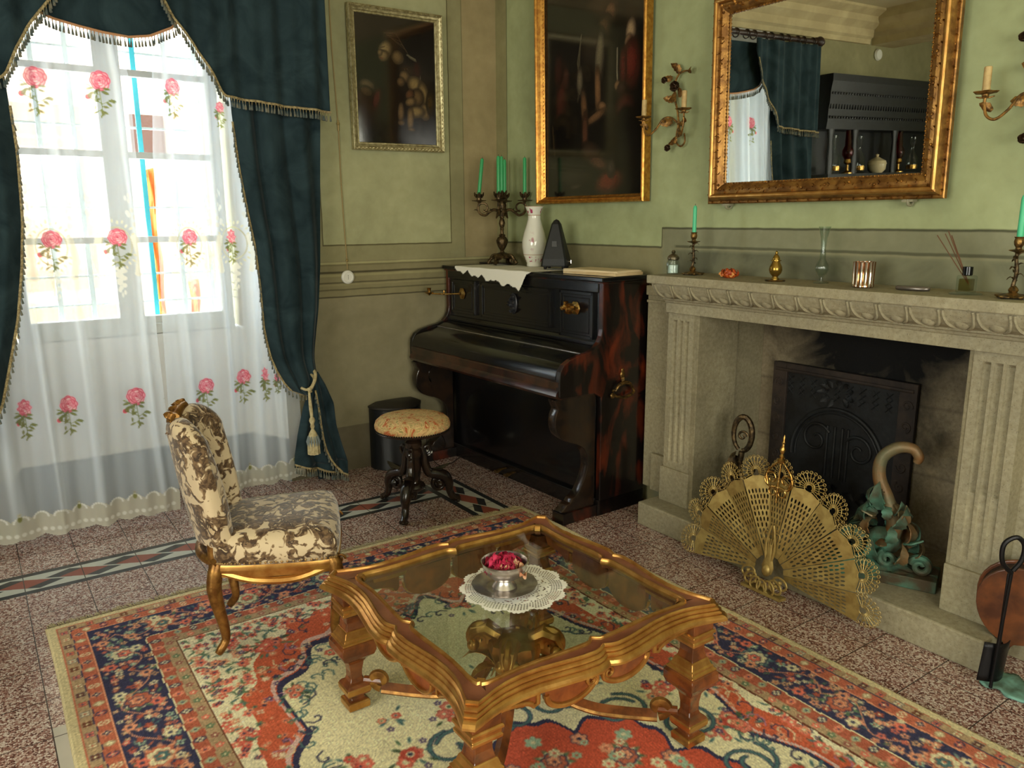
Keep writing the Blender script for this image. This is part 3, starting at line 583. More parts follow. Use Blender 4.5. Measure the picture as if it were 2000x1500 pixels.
# ------------------------------------------------------------------ rug
def make_rug():
    W,Hh,res=2.31,3.5,.005; c=Canvas(W,Hh,res,(226,216,176)); X,Y=c.X,c.Y; rr=random.Random(3)
    CR=(222,212,172);TAN=(176,150,116);RUST=(186,106,82);SAL=(222,154,120);NAVY=(62,62,88);TEAL=(84,116,116);PK=(222,120,100);GRN=(96,122,92);BRN=(110,66,50);LG=(160,184,156)
    d=np.minimum(np.minimum(X,W-X),Y)+.0012*np.sin(Y*60)+.0012*np.sin(X*60)
    cx,cyy=W/2,2.10; a,b=W/2-.40,cyy-.40
    xr=np.abs(X-cx)/a; yr=np.abs(Y-cyy)/b; rho=(xr**3.2+yr**3.2)**(1/3.2); th=np.arctan2((Y-cyy)/b,(X-cx)/a)
    s1=.030*np.abs(np.sin(th*14))+.012*np.sin(th*44); s2=.045*np.abs(np.sin(th*9+.6))+.02*np.sin(th*23)
    c.a[...,:3]=(232,222,186)
    red=(rho<.975-s1)&(rho>.80+s2); c.a[red,:3]=(200,100,72)
    c.a[(np.abs(rho-.80-s2)<.010),:3]=NAVY; c.a[(np.abs(rho-.822-s2)<.008),:3]=(214,180,170)
    c.a[(rho<=.79+s2),:3]=(230,221,180)
    # flowery outer field and motifs in the red band
    def pick(n,cond,f):
        k=0
        for _ in range(n*30):
            x,y=rr.uniform(0,W),rr.uniform(0,Hh); i,j=int(y/res),int(x/res)
            if cond[i,j]: f(x,y); k+=1
            if k>=n: break
    def small(x,y):
        q=rr.random(); 
        if q<.45: c.flower(x,y,rr.uniform(.014,.022),rr.choice([PK,SAL,(206,96,80)]),rr.choice([CR,NAVY]),5,rr.random()*6)
        elif q<.8: 
            an=rr.random()*6; c.line([(x,y),(x+.03*math.cos(an),y+.03*math.sin(an))],.004,GRN); c.leaf(x,y,.012,an,rr.choice([GRN,TEAL])); c.leaf(x,y,.01,an+2,GRN)
        else: c.flower(x,y,.012,NAVY,PK,4)
    pick(900,(rho>.96)&(d>.41),small)
    pick(300,red,lambda x,y:c.flower(x,y,rr.uniform(.007,.017),rr.choice([SAL,NAVY,(226,200,170),GRN,(214,130,100)]),rr.choice([CR,RUST,NAVY]),rr.choice([4,5,6]),rr.random()*6))
    pick(130,red,lambda x,y:c.line([(x+.05*t*math.cos(4*t+x*9),y+.05*t*math.sin(4*t+x*9)) for t in np.linspace(0,1,7)],.0045,rr.choice([NAVY,(170,120,150),CR])))
    pick(190,(rho>.74)&(rho<.84),lambda x,y:c.line([(x+.035*t*math.cos(5*t+y*9),y+.035*t*math.sin(5*t+y*9)) for t in np.linspace(0,1,7)],.006,rr.choice([NAVY,TEAL,TEAL])))
    def palmette(x,y,r,ang,pal):
        for k in range(7): c.leaf(x,y,r*.62,ang-2.1+4.2*k/6,pal[0],.28)
        for k in range(11): t=ang+2*PI*k/11; c.ell(x+r*.62*math.cos(t),y+r*.62*math.sin(t),r*.26,r*.15,pal[1],t)
        c.flower(x,y,r*.72,pal[2],pal[3],8,ang,edge=pal[4]); c.flower(x+.1*r*math.cos(ang),y+.1*r*math.sin(ang),r*.42,pal[3],pal[2],6,ang+.4,edge=pal[4]); c.ell(x,y,r*.10,r*.08,pal[4],ang)
    PAL=[(TEAL,LG,CR,PK,NAVY),(GRN,CR,RUST,SAL,NAVY),(SAL,RUST,CR,TEAL,RUST),(NAVY,SAL,CR,PK,GRN)]
    # corner sprays and open-field sprays
    inner=(rho<.76)&(rho>.52)
    def spray(x,y,n=7,R=.09,big=.026):
        for _ in range(n*2):
            an=rr.random()*6.28; q=rr.uniform(.2,1)*R; px,py=x+q*math.cos(an),y+q*math.sin(an)*1.0; c.leaf(px,py,.014,an,rr.choice([GRN,TEAL,(74,92,70)]))
        for _ in range(n):
            an=rr.random()*6.28; q=rr.uniform(0,.8)*R; c.flower(x+q*math.cos(an),y+q*math.sin(an),rr.uniform(.6,1)*big,rr.choice([PK,SAL,(210,130,110),(190,84,70)]),rr.choice([CR,GRN,NAVY]),6,an,rr.choice([CR,PK]),edge=(186,84,70))
        for _ in range(n//2): an=rr.random()*6.28; c.flower(x+R*1.15*math.cos(an),y+R*1.15*math.sin(an),.014,(86,70,110),CR,5)
    for (px,py,n,R) in ((cx-.5,.98,5,.07),(cx+.5,.98,5,.07),(cx-.48,1.45,5,.06),(cx+.48,1.45,5,.06),(cx,.72,6,.08),(cx-.27,.82,4,.06),(cx+.27,.82,4,.06),(cx-.52,1.95,5,.06),(cx+.52,1.95,5,.06),(cx-.55,2.5,5,.06),(cx+.55,2.5,5,.06),(cx-.47,.62,8,.09),(cx+.47,.62,8,.09)): spray(px,py,n,R,.022)
    # medallion
    mx,my=cx,cyy; an=np.arctan2((Y-my)/1.2,X-mx); rm=np.hypot((Y-my)/1.2,X-mx)
    lob=.36+.075*np.abs(np.cos(an*4))+.012*np.cos(an*24)
    for q,col in ((.018,NAVY),(.0,(202,92,68))): c.a[rm<lob+q,:3]=col
    def MP(r,t): return (mx+r*math.cos(t),my+1.2*r*math.sin(t))
    for k in range(16):
        t=2*PI*k/16; x,y=MP(.47+.03*(k%2),t)
        for sgn in (-1,1):
            P=[]; 
            for i in range(16):
                u=i/15; q=.085*(1-u*.72); A=t+sgn*(u*5.2-.6); P.append((x+q*math.cos(A)+.02*sgn,y+q*math.sin(A)))
            c.line(P,.016,NAVY); c.line(P,.010,TEAL)
    for k in range(16):
        t=2*PI*(k+.5)/16; x,y=MP(.60,t); spray(x,y,5,.065,.030)
    for k in range(12): x,y=MP(.72,2*PI*(k+.2)/12); spray(x,y,3,.05,.02)
    for k in range(8):
        t=2*PI*k/8; x,y=MP(.27,t); palmette(x,y,.055,t,PAL[1]); x,y=MP(.36,t); c.flower(x,y,.03,LG,CR,6)
        x,y=MP(.33,t+PI/8); c.flower(x,y,.028,SAL,NAVY,6,edge=NAVY)
    pick(160,rm<.33,lambda x,y:c.flower(x,y,rr.uniform(.012,.026),rr.choice([LG,LG,SAL,CR,GRN]),rr.choice([PK,RUST]),6,rr.random()*6))
    c.ell(mx,my,.13,.15,NAVY); c.ell(mx,my,.115,.135,CR); palmette(mx,my,.08,0,PAL[2])
    # border bands
    def band(lo,hi,col): m_=(d>=lo)&(d<hi); c.a[m_,:3]=col; return m_
    band(.395,.402,BRN); g2=band(.355,.395,TAN); r2_=band(.31,.355,(176,98,76)); band(.305,.31,CR); band(.30,.305,NAVY)
    nv=band(.13,.30,NAVY); band(.124,.13,SAL); g1=band(.078,.124,RUST); band(.074,.078,NAVY); g0=band(.038,.074,TAN); band(.034,.038,RUST); band(-1,.034,(206,192,150))
    # motifs follow the border round: positions by running along each side
    def along(dd,step,f,n0=0):
        k=0; y=dd
        y=dd+step/2
        while y<Hh: f(dd,y,0,k); f(W-dd,y,PI,k); y+=step; k+=1
        x=dd+step/2
        while x<W-dd: f(x,dd,PI/2,k); x+=step; k+=1
    def g_m(x,y,an,k):
        c.flower(x,y,.016,[PK,CR,BRN][k%3],[NAVY,RUST,CR][k%3],4,.78,edge=BRN if k%2 else NAVY)
    along(.056,.062,g_m); along(.101,.06,lambda x,y,an,k:(c.ell(x,y,.019,.014,[SAL,TAN,NAVY,CR][k%4],an),c.flower(x,y,.014,[NAVY,CR,PK,RUST][k%4],CR,4)))
    along(.332,.058,lambda x,y,an,k:(c.ell(x,y,.020,.013,[NAVY,SAL,TAN][k%3],an),c.flower(x,y,.014,[CR,PK,LG][k%3],NAVY,4)))
    along(.375,.055,lambda x,y,an,k:(c.flower(x,y,.015,[(150,90,80),PK,GRN][k%3],CR,5)))
    along(.215,.34,lambda x,y,an,k:palmette(x,y,.060,an+(k%2)*PI,PAL[k%4]))
    def vine(x,y,an,k):
        P=[]
        for i in range(16):
            u=i/15*.30-.15; o=.055*math.sin(u/.30*2*PI+k*PI)
            P.append((x+u*math.sin(an)+o*math.cos(an),y+u*abs(math.cos(an))+o*math.sin(an)))
        c.line(P,.0045,SAL)
    along(.215,.30,vine)
    pick(2300,(d>.138)&(d<.292),lambda x,y:(c.flower(x,y,rr.uniform(.009,.0175),rr.choice([SAL,PK,CR,(206,160,120),(180,90,70),LG,SAL]),rr.choice([RUST,CR,NAVY]),rr.choice([4,5,5]),rr.random()*6) if np.all(c.a[int(y/res),int(x/res),:3]==NAVY) else None))
    pick(700,(d>.138)&(d<.292),lambda x,y:(c.leaf(x,y,rr.uniform(.008,.014),rr.random()*6,rr.choice([TEAL,GRN,(120,140,130),RUST])) if np.all(c.a[int(y/res),int(x/res),:3]==NAVY) else None))
    along(.215,.10,lambda x,y,an,k:(c.flower(x+.05*math.cos(an)*((k%2)*2-1),y+.05*math.sin(an)*((k%2)*2-1),.024,[SAL,CR,PK][k%3],NAVY,6)))
    n_=np.random.default_rng(2).normal(1,.06,X.shape); n2=1+.05*np.sin(Y*7+np.sin(X*5)*2); wv=1+.04*((np.arange(c.W)%2)[None,:]-.5)
    c.a[...,:3]=np.clip(c.a[...,:3]*(n_*n2*wv)[...,None],0,255)
    ph=np.random.default_rng(5).random(X.shape)
    def pos(X,Y):
        z=.0125+.0016*ph+.003*np.sin(X*6+1)*np.sin(Y*4); e=np.minimum(np.minimum(X,W-X),np.minimum(Y,Hh-Y)); z=np.where(e<.0026,.0005,z)
        return np.stack([-2.97+X+.003*np.sin(Y*5),-1.20-Y+.01*np.sin(X*1.5+.5),z],-1)
    root=thing('persian_rug','floral wool rug with navy and red borders under the glass coffee table','rug')
    link('rug_pile',c.mesh('rug_pile',pos,flip=True),attr_mat('wool_rug',.95,0,.4,500,.1),root)
    b=MB()
    for k in range(520):
        x=-2.96+2.29*k/519; l=R_.uniform(.035,.055); o=R_.uniform(-.015,.015); y0=-1.196+.01*math.sin((x+2.97)*1.5+.5)
        b.tube([(x,y0,.010),(x+o*.4,y0+l*.5,.006),(x+o,y0+l,.003)],[.0022,.002,.001],4,cap=False)
    b.add([(-2.97,-1.20,.001),(-.66,-1.20,.001),(-.66,-1.187,.001),(-2.97,-1.187,.001),(-2.97,-1.20,.012),(-.66,-1.20,.012),(-.66,-1.187,.006),(-2.97,-1.187,.006)],[(0,3,2,1),(4,5,6,7),(2,3,7,6),(0,1,5,4),(1,2,6,5),(3,0,4,7)])
    b.build('rug_fringe',cord_m,root)
make_rug()
# ------------------------------------------------------------------ piano
PX=Matrix.Translation((-.4445,-.045,0))@Matrix.Rotation(rad(-87.9),4,'Z')
pn=thing('upright_piano','black upright piano with worn red side panel and brass candle arms','piano'); pn.matrix_world=PX
LN=1.50; TZ=1.288
b=MB(); b.box(.03,LN-.03,.012,.33,.06,TZ-.025); b.box(.03,LN-.03,.0,.02,TZ-.075,TZ-.025); b.build('case',ebony,pn,smooth=False)
for k,x in enumerate((0,LN-.032)):
    sp=[(.34,0),(.34,TZ-.022),(0,TZ-.022),(0,1.02),(-.006,.985),(-.022,.955),(-.05,.928),(-.09,.912),(-.15,.902),(-.22,.885),(-.262,.862),(-.285,.83),(-.29,.79),(-.29,.70),(-.275,.69),(-.05,.69),(0,.66),(0,0)]
    b=MB(); b.prism(sp,x,x+.032,axis='x'); o=b.build('side_panel',mahog,pn,bev=.004,smooth=False)
    if k: tag(o,'black side panel worn through to red wood')
b=MB(); b.box(-.014,LN+.014,-.02,.345,TZ-.024,TZ); b.build('lid',ebony,pn,bev=.005,smooth=False)
b=MB(); b.box(-.005,LN+.005,-.008,.34,TZ-.034,TZ-.024); b.build('lid_moulding',mahog,pn,bev=.003,smooth=False)
def panel(x0,x1,z0,z1,y,name='front_panel',w_=.018,dp=.008):
    b=MB(); b.box(x0,x1,y-.002,y+.02,z0,z1)
    for a in ((x0,x1,z0,z0+w_),(x0,x1,z1-w_,z1),(x0,x0+w_,z0,z1),(x1-w_,x1,z0,z1)): b.box(a[0],a[1],y-dp,y,a[2],a[3])
    for q in (w_*1.7,):
        for a in ((x0+q,x1-q,z0+q,z0+q+.005),(x0+q,x1-q,z1-q-.005,z1-q),(x0+q,x0+q+.005,z0+q,z1-q),(x1-q-.005,x1-q,z0+q,z1-q)): b.box(a[0],a[1],y-.005,y,a[2],a[3])
    return b.build(name,ebony,pn,bev=.002,smooth=False)
panel(.07,.34,.985,1.20,.0); panel(.41,1.085,.985,1.20,.0); panel(1.16,1.43,.955,1.205,.0)
b=MB(); b.box(.032,LN-.032,-.006,.02,TZ-.08,TZ-.03); b.prism([(.02,.93),(.02,.965),(-.004,.962),(-.014,.945),(-.012,.93)],.032,LN-.032,axis='x'); b.build('top_rail',ebony,pn,bev=.003,smooth=False)
# fallboard (closed) with rounded nose, and key slip
fb=[(.02,.93),(-.03,.927),(-.06,.915),(-.10,.897),(-.105,.892),(-.17,.878),(-.225,.868),(-.262,.852),(-.282,.828),(-.29,.80),(-.29,.785),(-.02,.785)]
b=MB(); b.prism(fb,.034,LN-.034,axis='x'); b.build('fallboard',ebony,pn,ang=50)
b=MB(); b.box(.04,LN-.04,-.102,-.098,.893,.900); b.build('fallboard_hinge',silver,pn,smooth=False)
ks=[(-.02,.783),(-.285,.783),(-.292,.775),(-.289,.735),(-.302,.72),(-.306,.705),(-.296,.690),(-.27,.684),(-.02,.684)]
b=MB(); b.prism(ks,.02,LN-.01,axis='x'); o=b.build('key_slip',simple('brown_worn_lacquer',(66,38,26),.28,0,(30,18,14),9,coat=.5),pn,ang=30); tag(o,'brown worn key slip with rounded lower edge')
# lower panel, plinth, pedals
b=MB(); b.box(.03,LN-.03,.02,.06,.10,.68); rx0,rx1,rz0,rz1=.22,1.28,.17,.63; P=[]
for (cx_,cz_,a0) in ((rx1-.05,rz1-.05,0),(rx0+.05,rz1-.05,PI/2),(rx0+.05,rz0+.05,PI),(rx1-.05,rz0+.05,1.5*PI)):
    for i in range(6): a=a0+i*PI/10; P.append((cx_+.05*math.cos(a),.019,cz_+.05*math.sin(a)))
P.append(P[0]); b.tube(P,.007,6,cap=False); b.tube([(p[0]+(.75-p[0])*.02,.019,p[2]+(.4-p[2])*.03) for p in P],.004,6,cap=False); b.build('lower_panel',ebony,pn,ang=30)
b=MB(); b.box(0,LN,-.01,.34,0,.09); b.box(.03,LN-.03,-.016,0,.075,.095); b.build('plinth',ebony,pn,bev=.004,smooth=False)
for x in (.66,.76):
    b=MB(); b.tube([(x,.0,.06),(x,-.05,.058),(x,-.085,.05)],[.006,.008,.011],8,flat=2.2); b.build('pedal',brass_o,pn)
# carved console brackets under the key bed
outl=[(-.02,.684),(-.27,.684),(-.285,.66),(-.272,.632),(-.286,.60),(-.292,.555),(-.280,.51),(-.245,.47),(-.20,.447),(-.15,.43),(-.10,.40),(-.072,.36),(-.062,.31),(-.07,.26),(-.09,.21),(-.12,.16),(-.15,.135),(-.17,.125),(-.185,.105),(-.205,.10),(-.222,.085),(-.228,.064),(-.02,.064)]
outl=[(p.x,p.y) for p in catmull([(a,c_,0) for a,c_ in outl],3)]
hole=[(-.17+.034*math.cos(a)*(1 if a<PI else .6),.578+.062*math.sin(a)) for a in np.linspace(PI*.45,PI*1.55,12)]+[(-.185+.018*math.cos(a),.578+.042*math.sin(a)) for a in np.linspace(PI*1.5,PI*.5,10)]
for k,x in enumerate((.055,LN-.055)):
    me=curve_shape('console_bracket',[outl]+([hole] if k==0 else []),.05,.004)
    o=link('console_bracket',me,black_w,pn); o.matrix_local=Matrix.Translation((x,0,0))@Matrix(((0,0,1,0),(1,0,0,0),(0,1,0,0),(0,0,0,1)))
    for s in (-1,1):
        b=MB(); xs=x+s*.026; b.spiral((xs,-.165,.565),(0,1,0),(0,0,1),.095,.018,-.6,1.35,.010,.008,36,8); b.sph((xs,-.165,.565),.017,10); b.sph((xs,-.13,.49),.012,10)
        b.tube(catmull([(xs,-.07,.40),(xs,-.055,.30),(xs,-.09,.19),(xs,-.16,.12),(xs,-.215,.075)],6),[.012,.010,.013],6); b.leaf((xs,-.06,.42),(0,-.5,-.4),(s,0,0),.13,.07,.2); b.leaf((xs,-.05,.45),(0,-.2,1),(s,0,0),.12,.05,.2)
        b.build('carved_scroll',black_w,o).matrix_parent_inverse=o.matrix_local.inverted()
    b=MB(); b.box(x-.045,x+.045,-.25,.0,0,.062); b.build('foot_block',mahog,pn,bev=.003,smooth=False)
# carved oval medallion, key escutcheon
b=MB(); b.sph((.745,-.006,1.095),.05,20,sc=(.75,.18,1.25))
for i in range(7): b.leaf((.745,-.012,1.04+.014*i),(math.cos(i*1.3)*.7,-.3,.7),(0,-1,0),.045,.03,.5)
for i in range(6): b.sph((.73+.03*(i%2),-.016,1.05+.017*i),.011,8)
b.build('carved_medallion',simple('dark_pewter_relief',(60,60,64),.3,.5),pn)
b=MB(); b.box(.742,.748,-.008,0,1.225,1.24); b.build('keyhole_plate',silver,pn,smooth=False)
# brass candle arms on the front
def candle_arm(x,z,folded):
    b=MB(); MX=Matrix.Translation((x,-.004,z))@Matrix.Rotation(PI/2,4,'X')
    b.lathe([(.001,0),(.034,0),(.036,.004),(.028,.008),(.022,.012),(.010,.016),(.008,.026),(.001,.028)],20,MX,fn=lambda a,zz:1+.06*math.cos(6*a))
    d=Vector((-.75,-.66,0)) if not folded else Vector((-.25,-.05,0)).normalized()
    ln=.20 if not folded else .045; o=Vector((x,-.03,z)); e=o+d*ln; mid=o+d*ln*.5
    b.tube([o,mid+Vector((0,0,-.004)),e],[.005,.0045,.005],8); b.sph(mid,.009,10); b.tube([mid,mid+Vector((0,0,.02))],[.004,.003],6); b.sph(e,.009,10)
    b.lathe([(.006,-.012),(.012,-.004),(.03,.006),(.033,.009),(.010,.010),(.012,.02),(.014,.034),(.016,.036),(.001,.036)],16,Matrix.Translation(e))
    if folded:
        for i in range(8): a=i*.8; b.leaf(o+Vector((0,-.005,0)),(math.cos(a),-.35,math.sin(a)),(0,-1,0),.05,.03,.6)
        for i in range(5): b.sph(o+Vector((-.05+.02*i,-.025,.008*math.sin(i*2))),.015,8)
    b.build('candle_arm',brass,pn)
candle_arm(.20,1.115,False); candle_arm(1.295,1.115,True)
# side handles (drop bail with crown plate)
for s,x in ((1,LN),(-1,0)):
    b=MB(); T=Matrix.Translation((x,.15,.70))@Matrix.Rotation(s*PI/2,4,'Z')  # local -y... plate lies on the side
    b=MB(); xx=x+s*.004
    b.sph((xx,.15,.765),.022,12,sc=(.3,.8,1.1)); b.sph((xx,.15,.79),.011,8,sc=(.4,1,1)); b.tube([(xx,.15,.75),(xx+s*.008,.15,.72)],[.012,.008],8)
    b.tube(catmull([(xx+s*.012,.085,.685),(xx+s*.016,.11,.715),(xx+s*.018,.15,.725),(xx+s*.016,.19,.715),(xx+s*.012,.215,.685)],5),[.007,.011,.007],8)
    b.tube(catmull([(xx+s*.012,.075,.665),(xx+s*.02,.10,.655),(xx+s*.024,.15,.645),(xx+s*.02,.20,.655),(xx+s*.012,.225,.665),(xx+s*.01,.215,.69)],5),.008,8); b.sph((xx+s*.008,.07,.662),.017,10,sc=(.5,1,1)); b.sph((xx+s*.01,.075,.69),.010,8)
    b.build('side_handle',brass_o,pn)
# things on the piano (world coordinates)
ZT=TZ
lace_w=simple('off_white_linen',(222,218,202),.9)
c=Canvas(.80,.46,.005,(238,235,222,1))
c.a[(c.Y>np.interp(c.X,[0,.68,.80],[.345,.425,.30])+.022*np.abs(np.sin(c.X*21))+.006*np.sin(c.X*75)),3]=0; c.a[(c.Y<.02),3]=0
g=G('lace_runner'); an=g.N.new('ShaderNodeAttribute'); an.attribute_name='Col'; g.fin(an.outputs['Color'],.9,0,.2,alpha=an.outputs['Alpha']); lace_m=g.mat
R3=Matrix.Translation((-.425,-.20,ZT+.003))@Matrix.Rotation(rad(-87.9),4,'Z')
def cpos(X,Y):
    y=.30-Y; over=np.clip(-.037-y,0,1); yy=np.where(over>0,-.037-.006-.06*over,y); z=-over+.0015*np.sin(X*30)*(over<=0)
    P=np.stack([X,yy,z],-1); M_=np.array(R3); return P@M_[:3,:3].T+M_[:3,3]
tag(link('lace_runner',c.mesh('lace_runner',cpos,flip=True),lace_m),'white linen runner with scalloped edge hanging over the piano front','table runner')
def candle(x,y,z0,h,r,mat,label,group=None,lean=(0,0),name='taper_candle'):
    root=thing(name,label,'candle',(x,y,z0),group=group,rot=(lean[0],lean[1],0))
    b=MB(); b.lathe([(r*.95,0),(r,.004),(r*.96,h-.012),(r*.7,h-.003),(r*.25,h)],14); b.build('wax',mat,root)
    b=MB(); b.tube([(0,0,h-.002),(.001,0,h+.008)],.0012,5); b.build('wick',iron_b,root); return root
cz=Vector((-.165,-.30,ZT+.006))
cb=thing('candelabra','dark bronze five-branched candelabra with green candles on the piano','candelabra',cz,sc=1.14)
b=MB()
for k in range(4):
    a=k*PI/2+.5; d=Vector((math.cos(a),math.sin(a),0)); b.tube(catmull([d*.03+Vector((0,0,.05)),d*.06+Vector((0,0,.048)),d*.078+Vector((0,0,.025)),d*.092+Vector((0,0,.006))],5),[.013,.009,.012],8); b.leaf(d*.03+Vector((0,0,.058)),d+Vector((0,0,-.5)),(0,0,1),.075,.05,-.2); b.spiral(d*.066+Vector((0,0,.02)),d,(0,0,1),.02,.004,1.5,1.2,.004,.003,16,6)
b.lathe([(.06,.036),(.066,.044),(.055,.056),(.03,.063),(.016,.068)],20,fn=lambda a,z:1+.07*math.cos(8*a)); b.build('foot',bronze,cb)
b=MB(); b.lathe([(.016,.065),(.012,.072),(.010,.078),(.014,.083),(.024,.10),(.031,.12),(.033,.135),(.026,.15),(.016,.158),(.019,.165),(.010,.172),(.0085,.19),(.012,.197),(.009,.205),(.014,.215),(.018,.23),(.013,.25),(.009,.257),(.014,.262),(.010,.27),(.010,.285),(.022,.30),(.026,.33),(.018,.35),(.024,.36),(.001,.362)],20,fn=lambda a,z:1+.06*math.cos(7*a)*(1 if z>.09 else 0))
for k in range(6): a=k*PI/3; d=Vector((math.cos(a),math.sin(a),0)); b.leaf(d*.018+Vector((0,0,.345)),d*.25+Vector((0,0,-1)),d,.09,.035,-.3)
b.build('stem',bronze,cb)
cups=[]
for k in range(4):
    a=rad(-42)+k*PI/2; d=Vector((math.cos(a),math.sin(a),0)); b=MB(); z_=Vector((0,0,1))
    b.tube(catmull([d*.018+z_*.30,d*.05+z_*.305,d*.075+z_*.29,d*.095+z_*.275,d*.125+z_*.285,d*.135+z_*.315,d*.13+z_*.345],6),[.009,.007,.007,.006],8)
    b.spiral(d*.105+z_*.315,d,z_,.036,.018,-1.2,.95,.0065,.005,24,7); b.leaf(d*.13+z_*.29,d*.7+z_*.7,d,.04,.03,.5); b.leaf(d*.06+z_*.305,d-z_*.4,z_,.05,.03,.5); b.leaf(d*.07+z_*.29,-d*.3+z_,z_,.03,.02,.5)
    c0=d*.13; b.lathe([(.006,.343),(.012,.35),(.040,.354),(.042,.357),(.014,.360),(.013,.368),(.017,.38),(.018,.392),(.001,.392)],18,Matrix.Translation(c0),fn=lambda a,z:1+(.12*math.cos(6*a) if .352<z<.3585 else 0))
    for i in range(6): q=i*PI/3; e=Vector((math.cos(q),math.sin(q),0)); b.leaf(c0+e*.014+z_*.372,e*.45+z_,e*-1,.034,.018,-.6,lobes=1)
    b.build('branch',bronze,cb); cups.append(c0+z_*.392)
b=MB(); b.lathe([(.010,.36),(.040,.372),(.042,.375),(.014,.378),(.018,.40),(.001,.40)],18)
for i in range(6): q=i*PI/3; e=Vector((math.cos(q),math.sin(q),0)); b.leaf(e*.014+Vector((0,0,.382)),e*.45+Vector((0,0,1)),e*-1,.034,.018,-.6,lobes=1)
b.build('centre_cup',bronze,cb)
where=['front right','far right','far left','near left']
wh={0:'green taper candle on the candelabra branch nearest the white vase',1:'green taper candle on the candelabra branch nearest the room corner wall',2:'green taper candle on the leftmost candelabra branch, leaning slightly right',3:'green taper candle on the candelabra branch turned toward the room'}
for k,p in enumerate(cups):
    q=cz+p*1.14; candle(q.x,q.y,q.z,.225,.0118,wax2,wh[k],'candles in the candelabra',lean=(0,.0) if k!=2 else (.06,.09))
candle(cz.x,cz.y,cz.z+.40*1.14,.225,.0118,wax2,'tallest green taper candle, in the centre cup of the candelabra','candles in the candelabra')
# porcelain vase with pink sprigs
def vase_mat():
    g=G('white_porcelain'); v=g.obj(); x,y,z=g.xyz(v); s=g.gt(g.noise(v,42,2,.2),.54,.02)
    bd=g.m('ADD',g.band(z,.025,.052,.001),g.band(z,.268,.295,.001)); an_=g.m('ARCTAN2',y,x); fr=g.m('SINE',g.m('MULTIPLY',an_,9)); bd=g.m('MULTIPLY',bd,g.gt(fr,.0,.3))
    sp=g.m('MULTIPLY',g.rect(an_,z,(-2.65,-2.25,.105,.15),.03),1.0); mk=g.m('MULTIPLY',g.m('MINIMUM',g.m('ADD',bd,sp),1.0),s)
    col=g.mix(mk,(226,224,212),(170,66,100)); ln=g.m('ADD',g.band(z,.060,.0625,.0005),g.m('ADD',g.band(z,.258,.2605,.0005),g.gt(z,.302,.001))); col=g.mix(g.m('MINIMUM',ln,1.0),col,(176,128,92)); return g.fin(col,.12,0,.5,.6)
v=thing('porcelain_vase','white porcelain vase with pink flower bands on the piano','vase',(-.15,-.63,ZT+.006),sc=1.2)
b=MB(); b.lathe([(.036,0),(.040,.006),(.038,.018),(.042,.026),(.056,.06),(.063,.10),(.063,.13),(.054,.17),(.041,.21),(.033,.24),(.032,.262),(.036,.275),(.046,.298),(.048,.304),(.044,.304),(.032,.28),(.028,.25),(.02,.2),(.001,.19)],40); b.build('vase_body',vase_mat(),v,ang=60)
# metronome
mt=thing('metronome','black pyramid metronome on the piano beside the vase','metronome',(-.19,-.90,ZT+.006),rad(-50),sc=1.2)
b=MB(); ang=[(i*PI/2+PI/4) for i in range(4)]
def oct_(r,c_): 
    P=[]; 
    for i in range(4):
        a=ang[i]; px,py=r*math.cos(a)*1.414,r*math.sin(a)*1.414; t=(-math.sin(a),math.cos(a)); P+= [(px-t[0]*c_-math.cos(a)*c_,py-t[1]*c_-math.sin(a)*c_),(px+t[0]*c_-math.cos(a)*c_,py+t[1]*c_-math.sin(a)*c_)]
    return P
lv=[(.062,.006,.014),(.063,.006,.02),(.060,.006,.05),(.022,.006,.215),(.012,.004,.232),(.002,.001,.238)]
vs=[];fs=[]
for r,c_,z in lv: vs+=[(x,y,z) for x,y in oct_(r,c_)]
for i in range(len(lv)-1):
    for k in range(8): fs.append((i*8+k,i*8+(k+1)%8,(i+1)*8+(k+1)%8,(i+1)*8+k))
fs.append(tuple(range(7,-1,-1))); b.add(vs,fs); b.build('housing',simple('black_metronome',(14,16,16),.55),mt,smooth=False)
b=MB()
for sx in (-1,1):
    for sy in (-1,1): b.lathe([(.007,0),(.009,.014)],10,Matrix.Translation((sx*.045,sy*.045,0)))
b.build('feet',iron_b,mt)
b=MB(); b.box(-.012,.012,-.0335,-.030,.10,.135,Matrix.Rotation(rad(0),4,'X')@Matrix.Translation((0,-.013,0))); b.build('badge',simple('worn_badge',(56,56,54),.5,.3),mt,smooth=False)
b=MB(); b.tube([(.058,0,.035),(.075,0,.035)],.004,8); b.box(.073,.077,-.008,.008,.027,.043); b.build('winding_key',silver,mt)
# sheet music
pp=simple('aged_paper',(214,190,146),.8,0,(196,168,122),6)
tag((lambda b:b.build('music_book',pp,smooth=False,bev=.002))(MB().box(-.19,.19,-.11,.11,0,.016,Matrix.Translation((-.235,-1.36,ZT+.0015))@Matrix.Rotation(rad(-84),4,'Z'))),'beige music book lying flat on the right end of the piano, lowest of the pile','book')
for k,(dx,dy,a,h) in enumerate(((.0,-.005,-80,.006),(.006,.01,-86,.003))):
    b=MB(); z0=ZT+.0177+.0062*k; b.box(-.185,.185,-.105,.105,0,h,Matrix.Translation((-.235+dx,-1.35+dy,z0))@Matrix.Rotation(rad(a),4,'Z'))
    tag(b.build('sheet_music',simple('cream_paper',(226,206,166),.8),smooth=False),['cream folded sheet music lying on the beige music book','thin cream sheet music on top of the pile on the piano'][k],'sheet music')
b=MB(); b.box(-.13,.13,-.035,.035,0,.008,Matrix.Translation((-.10,-.13,ZT+.001))@Matrix.Rotation(rad(-80),4,'Z')); tag(b.build('dark_notebook',simple('dark_cover',(50,44,38),.6),smooth=False,bev=.002),'thin dark notebook behind the candelabra on the piano corner','book')
